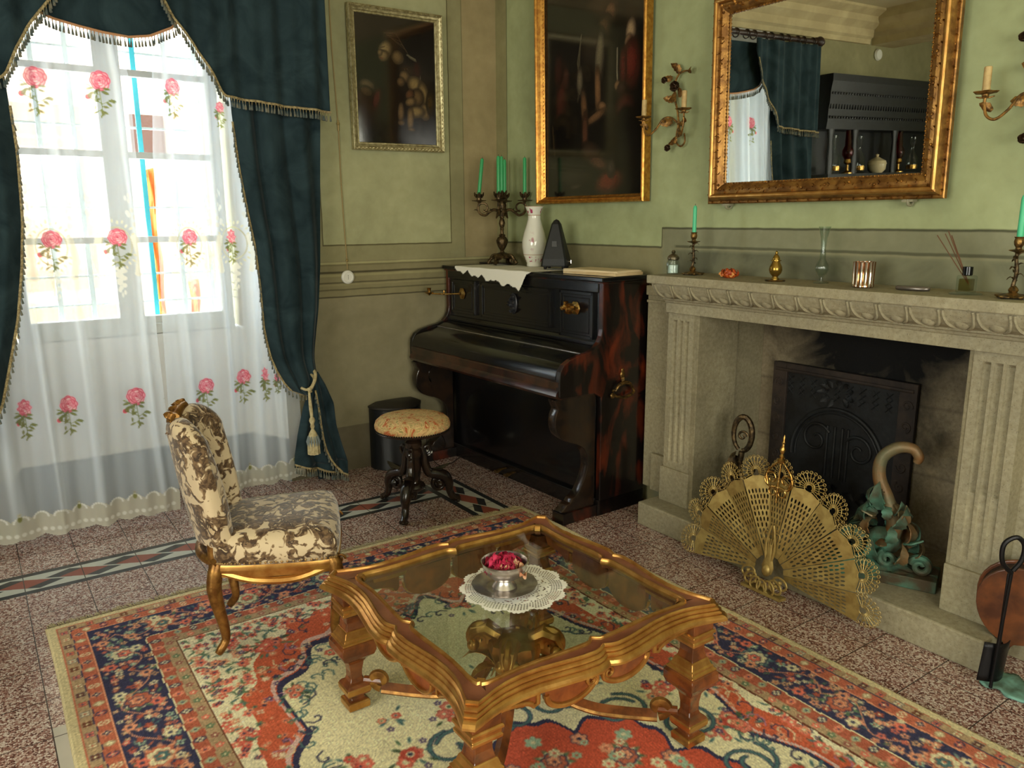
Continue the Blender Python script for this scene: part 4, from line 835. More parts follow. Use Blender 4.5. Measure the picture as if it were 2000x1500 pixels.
# ------------------------------------------------------------------ stool
g=G('tapestry_seat'); vv=g.obj(); f=g.noise(vv,13,2,1.8); col=g.ramp(f,[(0,(206,182,120)),(.38,(208,176,122)),(.42,(140,124,74)),(.445,(214,190,130)),(.52,(206,158,112)),(.545,(150,128,78)),(.56,(212,186,124)),(.60,(178,92,54)),(.66,(184,104,64)),(.68,(212,184,124)),(1,(190,120,80))]); g.bump(g.noise(vv,300,2),.3,.002); tap=g.fin(col,.85,0,.2)
st=thing('piano_stool','round piano stool with floral tapestry seat and black carved scroll legs','stool',(-1.145,-.85,0),rad(8))
b=MB(); b.lathe([(.199,.463),(.206,.475),(.207,.49),(.200,.51),(.18,.527),(.14,.538),(.08,.543),(.001,.544)],48); b.build('seat_cushion',tap,st,ang=80)
b=MB(); b.lathe([(.001,.447),(.19,.447),(.20,.452),(.203,.460),(.199,.465),(.001,.465)],48)
b.build('seat_ring',black_w,st); b=MB()
for k in range(96): a=2*PI*k/96; b.sph((.203*math.cos(a),.203*math.sin(a),.467),.0042,6)
b.build('nail_trim',iron_b,st)
b=MB(); b.lathe([(.001,.10),(.03,.10),(.05,.112),(.062,.13),(.055,.145),(.035,.155),(.030,.17),(.036,.20),(.040,.25),(.036,.29),(.042,.30),(.046,.31),(.046,.345),(.040,.352),(.047,.362),(.047,.385),(.038,.395),(.028,.40),(.028,.42),(.05,.44),(.05,.447),(.001,.447)],24,fn=lambda a,z:1+(.05*math.cos(12*a) if .16<z<.29 else 0)); b.tube([(0,0,.05),(0,0,.1)],[.008,.02],10); b.build('column',black_w,st)
for k in range(3):
    a=rad(-140)+k*2*PI/3; d=Vector((math.cos(a),math.sin(a),0)); z_=Vector((0,0,1)); b=MB()
    b.tube(catmull([d*.045+z_*.355,d*.062+z_*.30,d*.065+z_*.25,d*.085+z_*.20,d*.13+z_*.185,d*.175+z_*.165,d*.20+z_*.12,d*.205+z_*.075,d*.225+z_*.035,d*.262+z_*.016],6),[.015,.021,.024,.028,.032,.034,.029,.021,.021,.016],12,flat=.9)
    b.spiral(d*.075+z_*.335,d,z_,.034,.010,PI,1.1,.010,.008,22,8); b.spiral(d*.145+z_*.125,d,z_,.050,.012,.6,1.35,.015,.010,30,10)
    s_=Vector((-d.y,d.x,0))
    for q in (-1,1): b.lathe([(.020,0),(.020,.02),(.013,.028),(.008,.034),(.001,.036)],12,Matrix.Translation(d*.145+z_*.125)@(s_*q).to_track_quat('Z','Y').to_matrix().to_4x4())
    b.leaf(d*.09+z_*.215,d+z_*.2,z_,.12,.06,-.6)
    for q in (-1,0,1): b.sph(d*(.258-.008*abs(q))+s_*(.014*q)+z_*.013,.012,8,sc=(1.1,1,1)); 
    b.build('leg',black_w,st)
# round black box behind the stool, tucked against the wall
bx=thing('black_drum_box','black rounded box with a domed brown lid standing behind the stool against the wall','box',(-.86,-.035,0))
pts=[(-.21,0),(-.21,-.05)]+[(-.21+.06*0+.42*t,-.05-.13*math.sin(PI*t)**.7) for t in np.linspace(.04,.96,16)]+[(.21,-.05),(.21,0)]
pts=[(x*.83,y) for x,y in pts][::-1]; b=MB(); b.prism(pts,0.002,.40); b.build('box_body',simple('black_leatherette',(14,17,19),.35),bx,bev=.004,ang=50)
b=MB(); n=len(pts)
vs=[(x*1.02,y*1.02,.402) for x,y in pts]+[(x*1.02,y*1.02,.415) for x,y in pts]+[(x*.72,y*.75-.01,.437) for x,y in pts]+[(x*.3,y*.4-.03,.445) for x,y in pts]
fs=[tuple(range(n-1,-1,-1))]+[(r*n+i,r*n+(i+1)%n,(r+1)*n+(i+1)%n,(r+1)*n+i) for r in range(3) for i in range(n)]+[tuple(range(3*n,4*n))]; b.add(vs,fs); b.build('lid',simple('dark_brown_lid',(36,32,27),.5),bx,ang=50)
ca=thing('cable_adapter','thin black cable loop with a white plug hanging behind the stool','cable',(-.66,-.30,0))
b=MB(); b.tube(catmull([(.14,.24,.02),(.10,.12,.10),(.02,.0,.20),(-.05,0,.27),(-.10,.0,.22),(-.09,0,.12),(-.02,0,.02),(.08,.02,.006),(.2,.1,.006)],8),.0025,6); b.build('cord',iron_b,ca)
b=MB(); b.box(-.115,-.085,-.012,.012,.10,.135); b.box(-.085,-.065,-.008,.008,.11,.125); b.build('plug',white_p,ca,bev=.003,smooth=False)
# ------------------------------------------------------------------ chair
g=G('brown_cut_velvet_damask'); vv=g.obj(); n1=g.noise(vv,24,2.5,.9,.55); n2=g.noise(vv,7,2,.6); n3=g.noise(vv,60,2,.5)
f=g.m('ADD',n1,g.m('MULTIPLY',g.m('SUBTRACT',n2,.5),.55)); br=g.mix(g.gt(n3,.5,.1),(74,54,36),(120,96,68))
col=g.mix(g.gt(f,.455,.012),(206,186,152),(150,126,94)); col=g.mix(g.gt(f,.485,.012),col,br); col=g.mix(g.gt(f,.62,.012),col,(60,44,30)); col=g.mix(g.gt(f,.69,.012),col,(190,168,132))
g.bump(g.gt(f,.485,.04),.5,.004); dam=g.fin(col,.65,0,.3,sheen=.5)
chm=Matrix.Translation((-2.185,-1.715,0))@Matrix.Rotation(rad(-21.5),4,'Z')
ch=thing('upholstered_chair','gilt chair with brown cut-velvet damask seat and curved padded back','chair'); ch.matrix_world=chm
SX,SYf,SYb=.215,.245,.205   # half depth, half widths
def seat_out(t):  # closed outline of the seat, counter-clockwise from the front right
    P=[(SX+.012,0),(SX+.008,.13),(SX-.002,SYf-.03),(SX-.03,SYf),(0,SYf-.008),(-SX+.05,SYb+.006),(-SX,SYb-.03),(-SX-.018,0)]
    return P
P=seat_out(0); P=P+[(x,-y) for x,y in P[-2:0:-1]]; out=catmull([(x,y,0) for x,y in P+[P[0]]],5)[:-1]; n=len(out)
def rings(levels):
    b=MB(); vs=[]; 
    for (k,z,crown) in levels: vs+=[(p.x*k,p.y*k,z+crown*(1-(p.x/SX)**2*.0)) for p in out]
    fs=[(r*n+i,r*n+(i+1)%n,(r+1)*n+(i+1)%n,(r+1)*n+i) for r in range(len(levels)-1) for i in range(n)]; fs.append(tuple(range(n-1,-1,-1))); fs.append(tuple((len(levels)-1)*n+i for i in range(n))); b.add(vs,fs); return b
b=rings([(.97,.375,0),(1.0,.38,0),(1.025,.41,0),(1.02,.445,0),(.97,.47,0),(.86,.487,0),(.6,.498,0),(.3,.502,0),(.05,.503,0)]); b.build('seat',dam,ch,ang=80)
b=rings([(.95,.325,0),(.985,.33,0),(.985,.345,0),(1.0,.352,0),(1.0,.366,0),(.985,.376,0),(.9,.377,0)]); b.build('seat_rail',gold,ch,ang=50)
b=MB()
for i in range(0,n,1):
    for t in (0,.5): p=out[i].lerp(out[(i+1)%n],t); b.sph((p.x*1.012,p.y*1.012,.386),.0048,6)
b.build('nail_trim',simple('brass_nails',(190,160,110),.3,.9),ch)
for sx,sy in ((1,1),(1,-1),(-1,1),(-1,-1)):
    x0,y0=(SX-.022,SYf-.03) if sx>0 else (-SX+.012,SYb-.03); b=MB(); o=Vector((x0,y0*sy,0)); dx=.022 if sx>0 else -.022; dy=.012*sy
    b.tube(catmull([o+Vector((0,0,.365)),o+Vector((dx*.5,dy,.33)),o+Vector((dx*.9,dy*1.5,.27)),o+Vector((dx*.5,dy,.19)),o+Vector((0,0,.11)),o+Vector((-dx*.1,0,.06)),o+Vector((dx*.7,dy,.028)),o+Vector((dx*1.2,dy*1.3,.014))],5),[.028,.029,.027,.023,.019,.016,.017,.014],12,flat=.92)
    if sx>0: b.leaf(o+Vector((.03,.0,.365)),(.1,0,-1),(1,.4*sy,0),.11,.05,-.2); b.spiral(o+Vector((.03,.01*sy,.35)),(1,0,0),(0,0,1),.02,.004,0,1.3,.005,.003,18,6)
    b.build('leg',gold_d,ch).location.z=.016
b=MB()
for s in (-1,1): b=MB(); b.tube(catmull([(SX-.03,s*(SYf-.02),.345),(.06,s*(SYf-.008),.315),(-.08,s*(SYb+.015),.318),(-SX+.02,s*(SYb-.02),.345)],6),.015,8); b.build('rail_moulding',gold,ch)

# curved back: a padded shell that wraps forward at both sides
def back(u,v,th):
    a=(u-.5)*2; ang_=a*1.05; R=.215; wtop=1.0+.10*v
    top=.835+.042*math.sin(PI*min(1,abs(a)))**.8-.055*abs(a)**4; bot=.445-.06*0
    z=bot+(top-bot)*v; lean=-.05*v-.015*v*v
    y=R*wtop*1.05*math.sin(ang_); x=-SX-.045+(R-R*math.cos(ang_))*(.85+.28*v)+lean+.02*abs(a)**3*(1-v)
    nx,ny=-math.cos(ang_),math.sin(ang_)
    return (x,y,z),(nx,ny)
def bk(u,v):
    # v runs round the thickness: 0..1 outside up, over the top, inside down
    if v<.42: t=v/.42; (p,nn)=back(u,t*.985,0); off=.040+.010*math.sin(PI*t)
    elif v<.58: t=(v-.42)/.16; (p,nn)=back(u,.985+.015*math.sin(PI*t),0); off=.040*math.cos(PI*t); p=(p[0],p[1],p[2]+.03*math.sin(PI*t))
    else: t=1-(v-.58)/.42; (p,nn)=back(u,t*.985,0); off=-.040-.014*math.sin(PI*t)
    e=min(u,1-u)/.07; k=math.sqrt(max(0,1-(1-min(1,e))**2)) if e<1 else 1
    return (p[0]+nn[0]*off*k,p[1]+nn[1]*off*k,p[2])
b=MB(); b.grid(bk,60,44); b.build('backrest',dam,ch,ang=180)
b=MB()
def bp(u,v,off=0): p,nn=back(u,v,0); return Vector((p[0]+nn[0]*off,p[1]+nn[1]*off,p[2]))
b.tube([bp(u,0,.025)+Vector((0,0,-.06+.0*abs(u-.5))) for u in np.linspace(.08,.92,24)],.020,10)
for u in (.14,.86): b.tube([bp(u,0,.02)+Vector((0,0,-.10)),bp(u,0,.02)+Vector((.0,0,.02))],.022,10)
b.build('back_frame',gold_d,ch)
b=MB(); tr_=[bp(u,.99,.0)+Vector((-.01,0,.036)) for u in np.linspace(.30,.70,20)]; b.tube(tr_,[.014,.018,.02,.018,.014],10)
for i,u in enumerate(np.linspace(.28,.72,15)):
    p=bp(u,.99,.0)+Vector((-.018,0,.036)); b.leaf(p,(-.2,(u-.5)*2+(.5 if i%2 else -.5),.5),(-1,0,.5),.034,.026,.8); b.sph(p+Vector((-.006,0,.004)),.011,8); b.leaf(p+Vector((-.008,0,-.006)),(0,(u-.5),-1),(-1,0,0),.055,.034,.3); b.spiral(p+Vector((-.01,0,-.012)),(0,1 if u>.5 else -1,0),(0,0,1),.014,.004,0,1.2,.005,.003,12,6)
b.build('carved_crest',gold_d,ch)
# ------------------------------------------------------------------ coffee table
tbl=thing('coffee_table','gilt and walnut coffee table with serpentine frame and glass top','coffee table',(-1.80,-2.75,.0165))
prof_in=[(0,0),(.03,.008),(.07,.020),(.12,.030),(.18,.034),(.25,.031),(.33,.020),(.40,.010),(.455,.008),(.485,.014),(.5,.022)]
def side_off(t): t=min(t,1-t); return interp(prof_in,t)
def outline(hw,ch_,k=1.0,N=44,notch=1.0):
    """square outline with chamfered corners and serpentine sides; hw half width, ch_ chamfer"""
    P=[]
    for s in range(4):
        a=s*PI/2; c,si=math.cos(a),math.sin(a)
        for i in range(N+1):
            t=i/N; y=-(hw-ch_)+2*(hw-ch_)*t; x=hw-side_off(t)*k
            P.append((x*c-y*si,x*si+y*c))
    return P
def loops_mesh(levels,closed=True):
    b=MB(); vs=[];n=len(levels[0][0])
    for P,z in levels: vs+=[(x,y,z) for x,y in P]
    L=len(levels); fs=[(r*n+i,r*n+(i+1)%n,((r+1)%L)*n+(i+1)%n,((r+1)%L)*n+i) for r in range(L if closed else L-1) for i in range(n)]
    b.add(vs,fs); return b
def inner(hw,r=.06,N=44,k=.45):
    P=[]
    for s in range(4):
        a=s*PI/2; c,si=math.cos(a),math.sin(a)
        for i in range(N+1):
            t=i/N; q=(t-.5)*2; y=hw*q*(1-.0); x=hw-side_off(t)*k*.8-(.012 if abs(q)<.05 else 0)*(1-abs(q)/.05 if abs(q)<.05 else 0)
            # round the corners
            e=max(0,abs(q)-(1-r/hw)); e=e/(r/hw); x-=r*(1-math.sqrt(max(0,1-e*e)))*.45; y=math.copysign(min(abs(y),hw-r+r*math.sin(min(1,e)*PI/2)*.75 if e>0 else abs(y)),y)
            P.append((x*c-y*si,x*si+y*c))
    return P
O=lambda hw,ch_=.022,k=1.0: outline(hw,ch_,k)
# moulded gilt edge: stepped cyma from the raised rim down to the lower lip
b=loops_mesh([(O(.4205),.459),(O(.4225),.466),(O(.4275),.4685),(O(.432),.465),(O(.4315),.460),(O(.4290),.4575),(O(.4335),.4565),(O(.4385),.4535),(O(.4385),.449),(O(.4350),.4465),(O(.4400),.4455),(O(.4450),.442),(O(.4445),.4375),(O(.4415),.435),(O(.4460),.434),(O(.4525),.430),(O(.4570),.423),(O(.4575),.417),(O(.4520),.4135),(O(.405),.412),(O(.402),.45)])
b.build('gilt_moulding',gold,tbl,ang=24)
b=loops_mesh([(O(.421),.4595),(O(.392,.03,.8),.4585),(inner(.374,.07),.458),(inner(.374,.07),.430),(O(.41),.43)]); b.build('top_frame',rose_wood,tbl,ang=35)
b=loops_mesh([(inner(.380,.07),.4583),(inner(.377,.07),.4645),(inner(.371,.07),.465),(inner(.3665,.07),.459),(inner(.364,.07),.450),(inner(.366,.07),.444),(inner(.378,.07),.444)]); b.build('inner_gilt_bead',gold,tbl,ang=35)
P=inner(.369,.07); b=MB(); b.prism(P,.450,.456); b.build('glass_top',glass_mat('table_glass',(238,244,240),.02),tbl,smooth=False)
# legs
def leg_at(sx,sy):
    x,y=.378*sx,.378*sy; T=Matrix.Translation((x,y,0)); root=None
    w=MB(); w.sq([(.030,0),(.032,.004),(.034,.03),(.024,.036),(.022,.042),(.024,.048),(.038,.056),(.039,.085),(.033,.092),(.024,.098),(.020,.11),(.0205,.135),(.025,.165),(.032,.178),(.052,.196),(.058,.212),(.058,.236),(.054,.244),(.05,.246),(.030,.29),(.026,.31),(.026,.33),(.040,.345),(.041,.362),(.042,.424)],T)
    o=w.build('leg',walnut,tbl,bev=.002,smooth=False)
    for pr in ([(.0325,.003),(.036,.006),(.037,.026),(.034,.031),(.028,.033)],[(.034,.058),(.0405,.062),(.0415,.078),(.038,.084),(.030,.0935),(.026,.0965)],[(.050,.245),(.053,.247),(.053,.252),(.046,.256),(.046,.262),(.041,.266),(.036,.282),(.033,.286),(.029,.287)],[(.038,.340),(.044,.343),(.045,.352),(.041,.356),(.043,.366),(.047,.369),(.047,.376),(.043,.380)]):
        MB().sq(pr,T).build('gilt_band',gold,o,bev=.0015,smooth=False)
for sx,sy in ((1,1),(1,-1),(-1,-1),(-1,1)): leg_at(sx,sy)
# aprons: scalloped boards with gilt scroll borders, one per side
def arc(cx,cz,rx,rz,a0,a1,n=12): return [(cx+rx*math.cos(a0+(a1-a0)*i/n),cz+rz*math.sin(a0+(a1-a0)*i/n)) for i in range(n+1)]
for s in range(4):
    T=Matrix.Rotation(s*PI/2,4,'Z')@Matrix.Translation((.384,0,0))
    w=MB(); g_=MB()
    for q in (-1,1):
        A=[(q*.008,.424)]+[(q*(.095-.087*math.cos(t)),.372-.052*math.sin(t)) for t in np.linspace(0,PI,14)]+[(q*.182,.424)]
        w.prism(A if q>0 else A[::-1],-.008,.006,T,'x')
        g_.tube([T@Vector((.007,q*(.095-.084*math.cos(t)),.374-.049*math.sin(t))) for t in np.linspace(-.1,PI+.05,18)],.0085,8,flat=.8)
        g_.spiral(T@Vector((.010,q*.030,.368)),T.to_3x3()@Vector((0,q,0)),Vector((0,0,1)),.022,.004,-2.2,-1.5,.0065,.004,24,8)
        B=[(q*.205,.424),(q*.205,.372),(q*.212,.362)]+[(q*(.325-.105*math.cos(t)),.362+.030*math.sin(t)) for t in np.linspace(0,PI/2,8)]+[(q*.34,.424)]
        w.prism(B if q>0 else B[::-1],-.008,.006,T,'x')
        g_.tube([T@Vector((.006,q*.205,.398)),T@Vector((.007,q*.206,.366))]+[T@Vector((.007,q*(.325-.105*math.cos(t)),.360+.030*math.sin(t))) for t in np.linspace(0.1,PI/2,8)]+[T@Vector((.006,q*.34,.388))],.0075,8,flat=.8)
    o=w.build('apron',simple('amber_walnut',(150,82,36),.3,0,(112,54,24),16,coat=.4) if s==0 else bpy.data.materials['amber_walnut'],tbl,smooth=False); g_.build('gilt_scroll_border',gold,o)
# stretchers from the legs to the centre urn
for k in range(4):
    a=PI/4+k*PI/2; d=Vector((math.cos(a),math.sin(a),0)); z_=Vector((0,0,1)); s_=Vector((-d.y,d.x,0))
    w=MB(); g_=MB()
    C_=catmull([d*.05+z_*.255,d*.085+z_*.20,d*.115+z_*.145,d*.17+z_*.105,d*.25+z_*.082,d*.34+z_*.078,d*.44+z_*.080],6)
    w.tube(C_,.017,4,up=(0,0,1),flat=1.1)
    g_.tube([p-z_*.014 for p in C_],.010,8,flat=1.5); g_.spiral(d*.445+z_*.105,d,z_,.032,.008,-PI/2,.9,.011,.012,20,8,flat=1.4); g_.spiral(d*.045+z_*.25,-d,z_,.03,.007,PI*.8,-1.1,.010,.006,20,8,flat=1.4)
    w.tube([d*.44+z_*.10,d*.50+z_*.10],.012,8)
    o=w.build('stretcher',walnut,tbl); g_.build('gilt_edge',gold_d,o)
u=MB(); u.lathe([(.001,.07),(.035,.07),(.05,.085),(.052,.10),(.045,.12),(.05,.16),(.060,.20),(.074,.245),(.082,.27),(.078,.29),(.06,.30),(.001,.305)],36,fn=lambda a,z:1+(.06*math.cos(12*a)))
for k in range(8):
    a=k*PI/4; d=Vector((math.cos(a),math.sin(a),0)); z_=Vector((0,0,1)); u.leaf(d*.060+z_*.17,z_+d*.25,d,.14,.040,.9,lobes=0); u.leaf(d*.062+z_*.27,-z_+d*.05,d,.12,.034,.1,lobes=0)
for k in range(4):
    a=k*PI/2+PI/4; d=Vector((math.cos(a),math.sin(a),0)); z_=Vector((0,0,1)); s_=Vector((-d.y,d.x,0))
    u.spiral(d*.105+z_*.285,d,z_,.036,.008,PI*1.1,-1.5,.020,.012,28,10,flat=1.6)
    u.tube([d*.05+z_*.30,d*.09+z_*.325,d*.13+z_*.31,d*.145+z_*.275],[.018,.022,.018,.012],8,flat=1.5)
    for q in (-1,1): u.sph(d*.13+s_*q*.02+z_*.27,.020,10)
u.build('centre_urn',gold,tbl)
# items on the glass
zt=.456+.0165+.001
c=Canvas(.42,.42,.002,(240,238,228,1)); X,Y=c.X-.21,c.Y-.21; r_=np.hypot(X,Y); t_=np.arctan2(Y,X)
edge=.165+.017*np.abs(np.cos(t_*6))+.0022*np.cos(t_*72); c.a[r_>edge,3]=0
for rr_,n_,s_,k_ in ((.062,40,.0026,0),(.072,44,.0026,.5),(.082,50,.0026,0),(.128,84,.0026,.5),(.136,88,.0026,0),(.144,92,.0028,.5),(.152,96,.0028,0),(.160,100,.0028,.5)):
    for i in range(n_):
        a=2*PI*(i+k_)/n_
        if rr_>.1 and abs(math.cos(a*6))<.25 and rr_>.15: continue
        c.ell(.21+rr_*math.cos(a),.21+rr_*math.sin(a),s_*1.1,s_,(240,238,228),a,0)
for i in range(12):
    a=2*PI*i/12
    for j in range(8):
        b_=2*PI*j/8; c.ell(.21+.105*math.cos(a)+.018*math.cos(b_),.21+.105*math.sin(a)+.018*math.sin(b_),.0034,.0024,(240,238,228),b_,0)
    c.ell(.21+.105*math.cos(a+.26),.21+.105*math.sin(a+.26),.003,.006,(240,238,228),a,0)
g=G('crochet_cotton'); an=g.N.new('ShaderNodeAttribute'); an.attribute_name='Col'; g.bump(g.noise(g.obj(),700,2),.5,.001); g.fin(an.outputs['Color'],.9,0,.2,alpha=an.outputs['Alpha'])
DX,DY=-1.795,-2.735
tag(link('crochet_doily',c.mesh('crochet_doily',lambda X,Y:np.stack([DX+(X-.21)*.92,DY+(Y-.21)*.92,zt+.0015+.0012*np.sin(X*50)*np.sin(Y*43)],-1)),g.mat),'white crochet lace doily in the middle of the glass coffee table','doily')
sl=thing('silver_saucer','round silver saucer with lobed rim under the bowl','saucer',(DX-.03,DY+.005,zt+.004))
b=MB(); lob=lambda a,z: 1+(.022*abs(math.cos(5*a)) if z>.006 else 0)
b.lathe([(.001,0),(.055,0),(.066,.002),(.074,.007),(.094,.012),(.098,.015),(.099,.017),(.094,.0155),(.074,.0105),(.064,.005),(.05,.0035),(.001,.0035)],60,fn=lob); b.build('dish',silver,sl,ang=60)
bw=thing('silver_bowl','footed silver bowl standing on the saucer on the coffee table','bowl',(DX-.03,DY+.005,zt+.008))
b=MB(); b.lathe([(.001,.0),(.036,.0),(.038,.004),(.034,.010),(.028,.018),(.026,.024),(.034,.030),(.052,.042),(.063,.056),(.068,.072),(.070,.084),(.072,.086),(.0695,.086),(.066,.072),(.06,.056),(.048,.043),(.02,.036),(.001,.035)],48); b.build('cup',silver,bw,ang=60)
b=MB(); rr=random.Random(5)
def petal(mb,o,d,up,l,w): mb.leaf(o,d,up,l,w,rr.uniform(.5,1.4),lobes=0,th=.0005)
pm=[simple('crimson_petals',(176,20,58),.7,0,(120,8,40),40),simple('rose_petals',(214,50,96),.7,0,(170,24,60),40),simple('dry_cream_petals',(214,176,140),.7,0,(190,120,80),40)]
pot=thing('potpourri','heap of dried crimson rose petals in the silver bowl','potpourri',(DX-.03,DY+.005,zt+.060)); pot['kind']='stuff'
for k,(nn,R0,hh,cx_,cy_) in enumerate(((90,.052,.040,-.004,.0),(60,.046,.046,-.005,.004),(26,.05,.026,.0,-.026))):
    b=MB()
    for i in range(nn):
        a=rr.random()*6.28; q=R0*math.sqrt(rr.random()); h_=hh*(1-(q/R0)**2*.75)+rr.uniform(-.004,.006); o=Vector((q*math.cos(a)+cx_,q*math.sin(a)+cy_,h_-.006)); petal(b,o,(math.cos(a*3+i),math.sin(a*3+i),rr.uniform(-.2,.9)),(rr.uniform(-.5,.5),rr.uniform(-.5,.5),1),rr.uniform(.018,.030),rr.uniform(.016,.026))
    if k==0: b.lathe([(.001,-.018),(.046,-.006),(.056,.006),(.03,.026),(.001,.036)],16)
    b.build('petals',pm[k],pot)
# ------------------------------------------------------------------ fireplace
fp=thing('fireplace','grey stone fireplace with fluted pilasters and egg and dart mantel','fireplace',(0,0,0))
b=MB(); b.box(-.298,0,-3.465,-1.742,0,.124); b.build('hearth_slab',stone_l,fp,bev=.008,smooth=False)
b=MB(); b.box(-.085,0,-1.80,-1.56,.124,1.20); b.box(-.10,0,-1.80,-1.56,1.185,1.235); b.box(-.095,0,-1.80,-1.56,1.145,1.16); b.box(-.11,0,-1.80,-1.64,.124,.33); b.build('side_slip',stone_l,fp,bev=.003,smooth=False); b=MB(); b.box(-.085,0,-3.62,-3.43,.0,1.12); b.build('side_slip',stone_l,fp,bev=.003,smooth=False)
b=MB(); y0=-3.56; y1=-1.785
b.box(-.325,0,y0,y1,1.272,1.312); b.build('mantel_shelf',stone_l,fp,bev=.004,smooth=False)
ov=[(0,1.272),(-.305,1.272),(-.303,1.262),(-.297,1.25),(-.282,1.228),(-.262,1.211),(-.236,1.20),(-.222,1.196),(-.222,1.188),(-.212,1.184),(-.205,1.172),(-.198,1.170),(-.198,1.122),(0,1.122)]
b=MB(); b.prism(ov,y0,-1.80,axis='y'); b.build('lintel',stone_l,fp,bev=.002,smooth=False)
b=MB(); k=0; y=-1.815
while y>y0+.05:
    yc=y-.0575; b.sph((-.252,yc,1.246),.052,16,sc=(.62,.82,.92)) 
    for s in (-1,1): b.tube(catmull([(-.304,yc+s*.050,1.268),(-.292,yc+s*.050,1.243),(-.268,yc+s*.040,1.214),(-.236,yc+s*.012,1.199)],5),.0065,6)
    b.tube([(-.300,y,1.266),(-.275,y,1.232),(-.235,y,1.200)],[.004,.009,.002],6); y-=.115
b.build('egg_and_dart_moulding',stone_l,fp)
def pil(ya,yb):
    """fluted pilaster; flutes are cut as concave channels, cabled below"""
    N=3; wd=ya-yb; pts=[(0,ya)]
    fx=-.168; m_=.026; fw=(wd-2*m_)/N; root=MB()
    def sec(depth):
        P=[(0,ya),(fx,ya)]
        for i in range(N):
            c_=ya-m_-fw*(i+.5); r=fw*.36
            P.append((fx,c_+r)); 
            for t in range(1,9): a=PI*t/9; P.append((fx+depth*math.sin(a),c_+r*math.cos(a)))
            P.append((fx,c_-r))
        P+= [(fx,yb),(0,yb)]; return P
    S0,S1,S2=sec(0.0),sec(.020),sec(.007); zs=[(.310,S0),(.345,S0),(.352,S2),(.600,S2),(.608,S1),(1.072,S1),(1.084,S0),(1.122,S0)]
    n=len(S0); vs=[(p[0],p[1],z) for z,S in zs for p in S]; fs=[(r*n+i,r*n+(i+1)%n,(r+1)*n+(i+1)%n,(r+1)*n+i) for r in range(len(zs)-1) for i in range(n)]
    root.add(vs,fs); root.build('pilaster',stone_l,fp,ang=30)
    b=MB(); b.box(-.182,0,yb-.014,ya+.014,.124,.310); b.build('pilaster_base',stone_l,fp,bev=.004,smooth=False)
pil(-1.792,-1.962); pil(-3.262,-3.432)
jm=stone('firebox_jamb_stone',(160,152,124),(134,126,102)); b=MB(); b.box(-.165,.13,-1.992,-1.955,.124,1.125); b.box(.10,.35,-1.982,-1.955,.124,1.125); b.build('jamb',jm,fp,bev=.003,smooth=False); b=MB(); b.box(-.165,.35,-3.27,-3.245,.124,1.125); b.build('jamb',jm,fp,bev=.003,smooth=False)
# cast-iron fireback
fb_=thing('fireback','sooty cast iron fireback with arched relief standing in the firebox','fireback',(.345,-2.46,.1245))
b=MB(); b.box(-.02,0,-.37,.37,0,.735); b.build('plate',cast,fb_,bev=.004,smooth=False)
b=MB()
for y in (-.335,.335): b.box(-.035,-.018,y-.04,y+.04,0,.735)
b.box(-.035,-.018,-.30,.30,.70,.735); b.tube([(-.032,-.36,.70),(-.032,.36,.70)],.010,8)
for s in (-1,1):
    for k in range(7): b.spiral((-.036,s*.335,.06+.095*k),(0,s,0),(0,0,1),.026,.006,k,1.2,.006,.004,18,6)
b.build('frame',rust,fb_,bev=.002)
b=MB(); b.tube([(-.024,.245*math.cos(t),.30+.245*math.sin(t)) for t in np.linspace(-.1,PI+.1,36)],.011,8); b.tube([(-.022,.225*math.cos(t),.30+.225*math.sin(t)) for t in np.linspace(-.1,PI+.1,36)],.005,6)
b.spiral((-.024,.11,.38),(0,1,0),(0,0,1),.085,.015,2.6,-1.3,.009,.006,30,8); b.spiral((-.024,-.12,.36),(0,-1,0),(0,0,1),.08,.015,2.6,-1.3,.009,.006,30,8)
for y in (-.03,.01,.05,-.06): b.tube([(-.024,y,.20),(-.024,y,.46)],.007,6)
for i in range(9):
    for j in range(3):
        y=-.26+.065*i; z=.60+.03*j; b.tube([(-.021,y,z-.02),(-.021,y+.032,z+.012)],.0028,4); b.tube([(-.021,y+.032,z-.02),(-.021,y,z+.012)],.0028,4)
for i in range(10): a=i*1.7; b.leaf((-.024,.02+.05*math.cos(a),.62+.03*math.sin(a)),(0,math.cos(a),math.sin(a)),(-1,0,0),.05,.03,.3)
for i in range(16): a=i*.9; b.leaf((-.024,-.18+.024*i,.10+.03*math.sin(a)),(0,math.cos(a*2),.6),(-1,0,0),.06,.04,.4)
b.build('relief',cast,fb_)
# brass fan screen
fan=thing('fan_screen','folding peacock fan fire screen of pierced brass before the hearth','fire screen',(-.385,-2.63,0),rot=(0,rad(6),0))
NP=11; a0,a1=rad(-8),rad(188); da=(a1-a0)/NP; R0,R1=.075,.405
def pl_(r,t): return (r*math.sin(t),r*math.cos(t))  # across, up
loops=[]; hw=da/2*.985
L=[pl_(R0,-hw*.9)]+[pl_(R0+(R1-R0)*i/4,-hw) for i in range(1,5)]+[pl_(R1+.004,-hw*.7),pl_(R1+.012,-hw*.3),pl_(R1+.012,hw*.3),pl_(R1+.004,hw*.7)]+[pl_(R0+(R1-R0)*i/4,hw) for i in range(4,0,-1)]+[pl_(R0,hw*.9)]; loops.append(L)
r=.13; row=0
while r<.37:
    n=max(1,int(2*hw*r/.0165)); 
    for i in range(n):
        t=(i+.5+(row%2)*.25-.125)/n*2*hw*.9-hw*.9; c0=pl_(r,t); h=[]
        for k in range(6): a=k*PI/3; dx,dy=.0044*math.sin(a),.0112*math.cos(a); h.append((c0[0]+dx*math.cos(t)+dy*math.sin(t),c0[1]-dx*math.sin(t)+dy*math.cos(t)))
        loops.append(h)
    r+=.0245; row+=1
pme=curve_shape('fan_panel',loops,.0016)
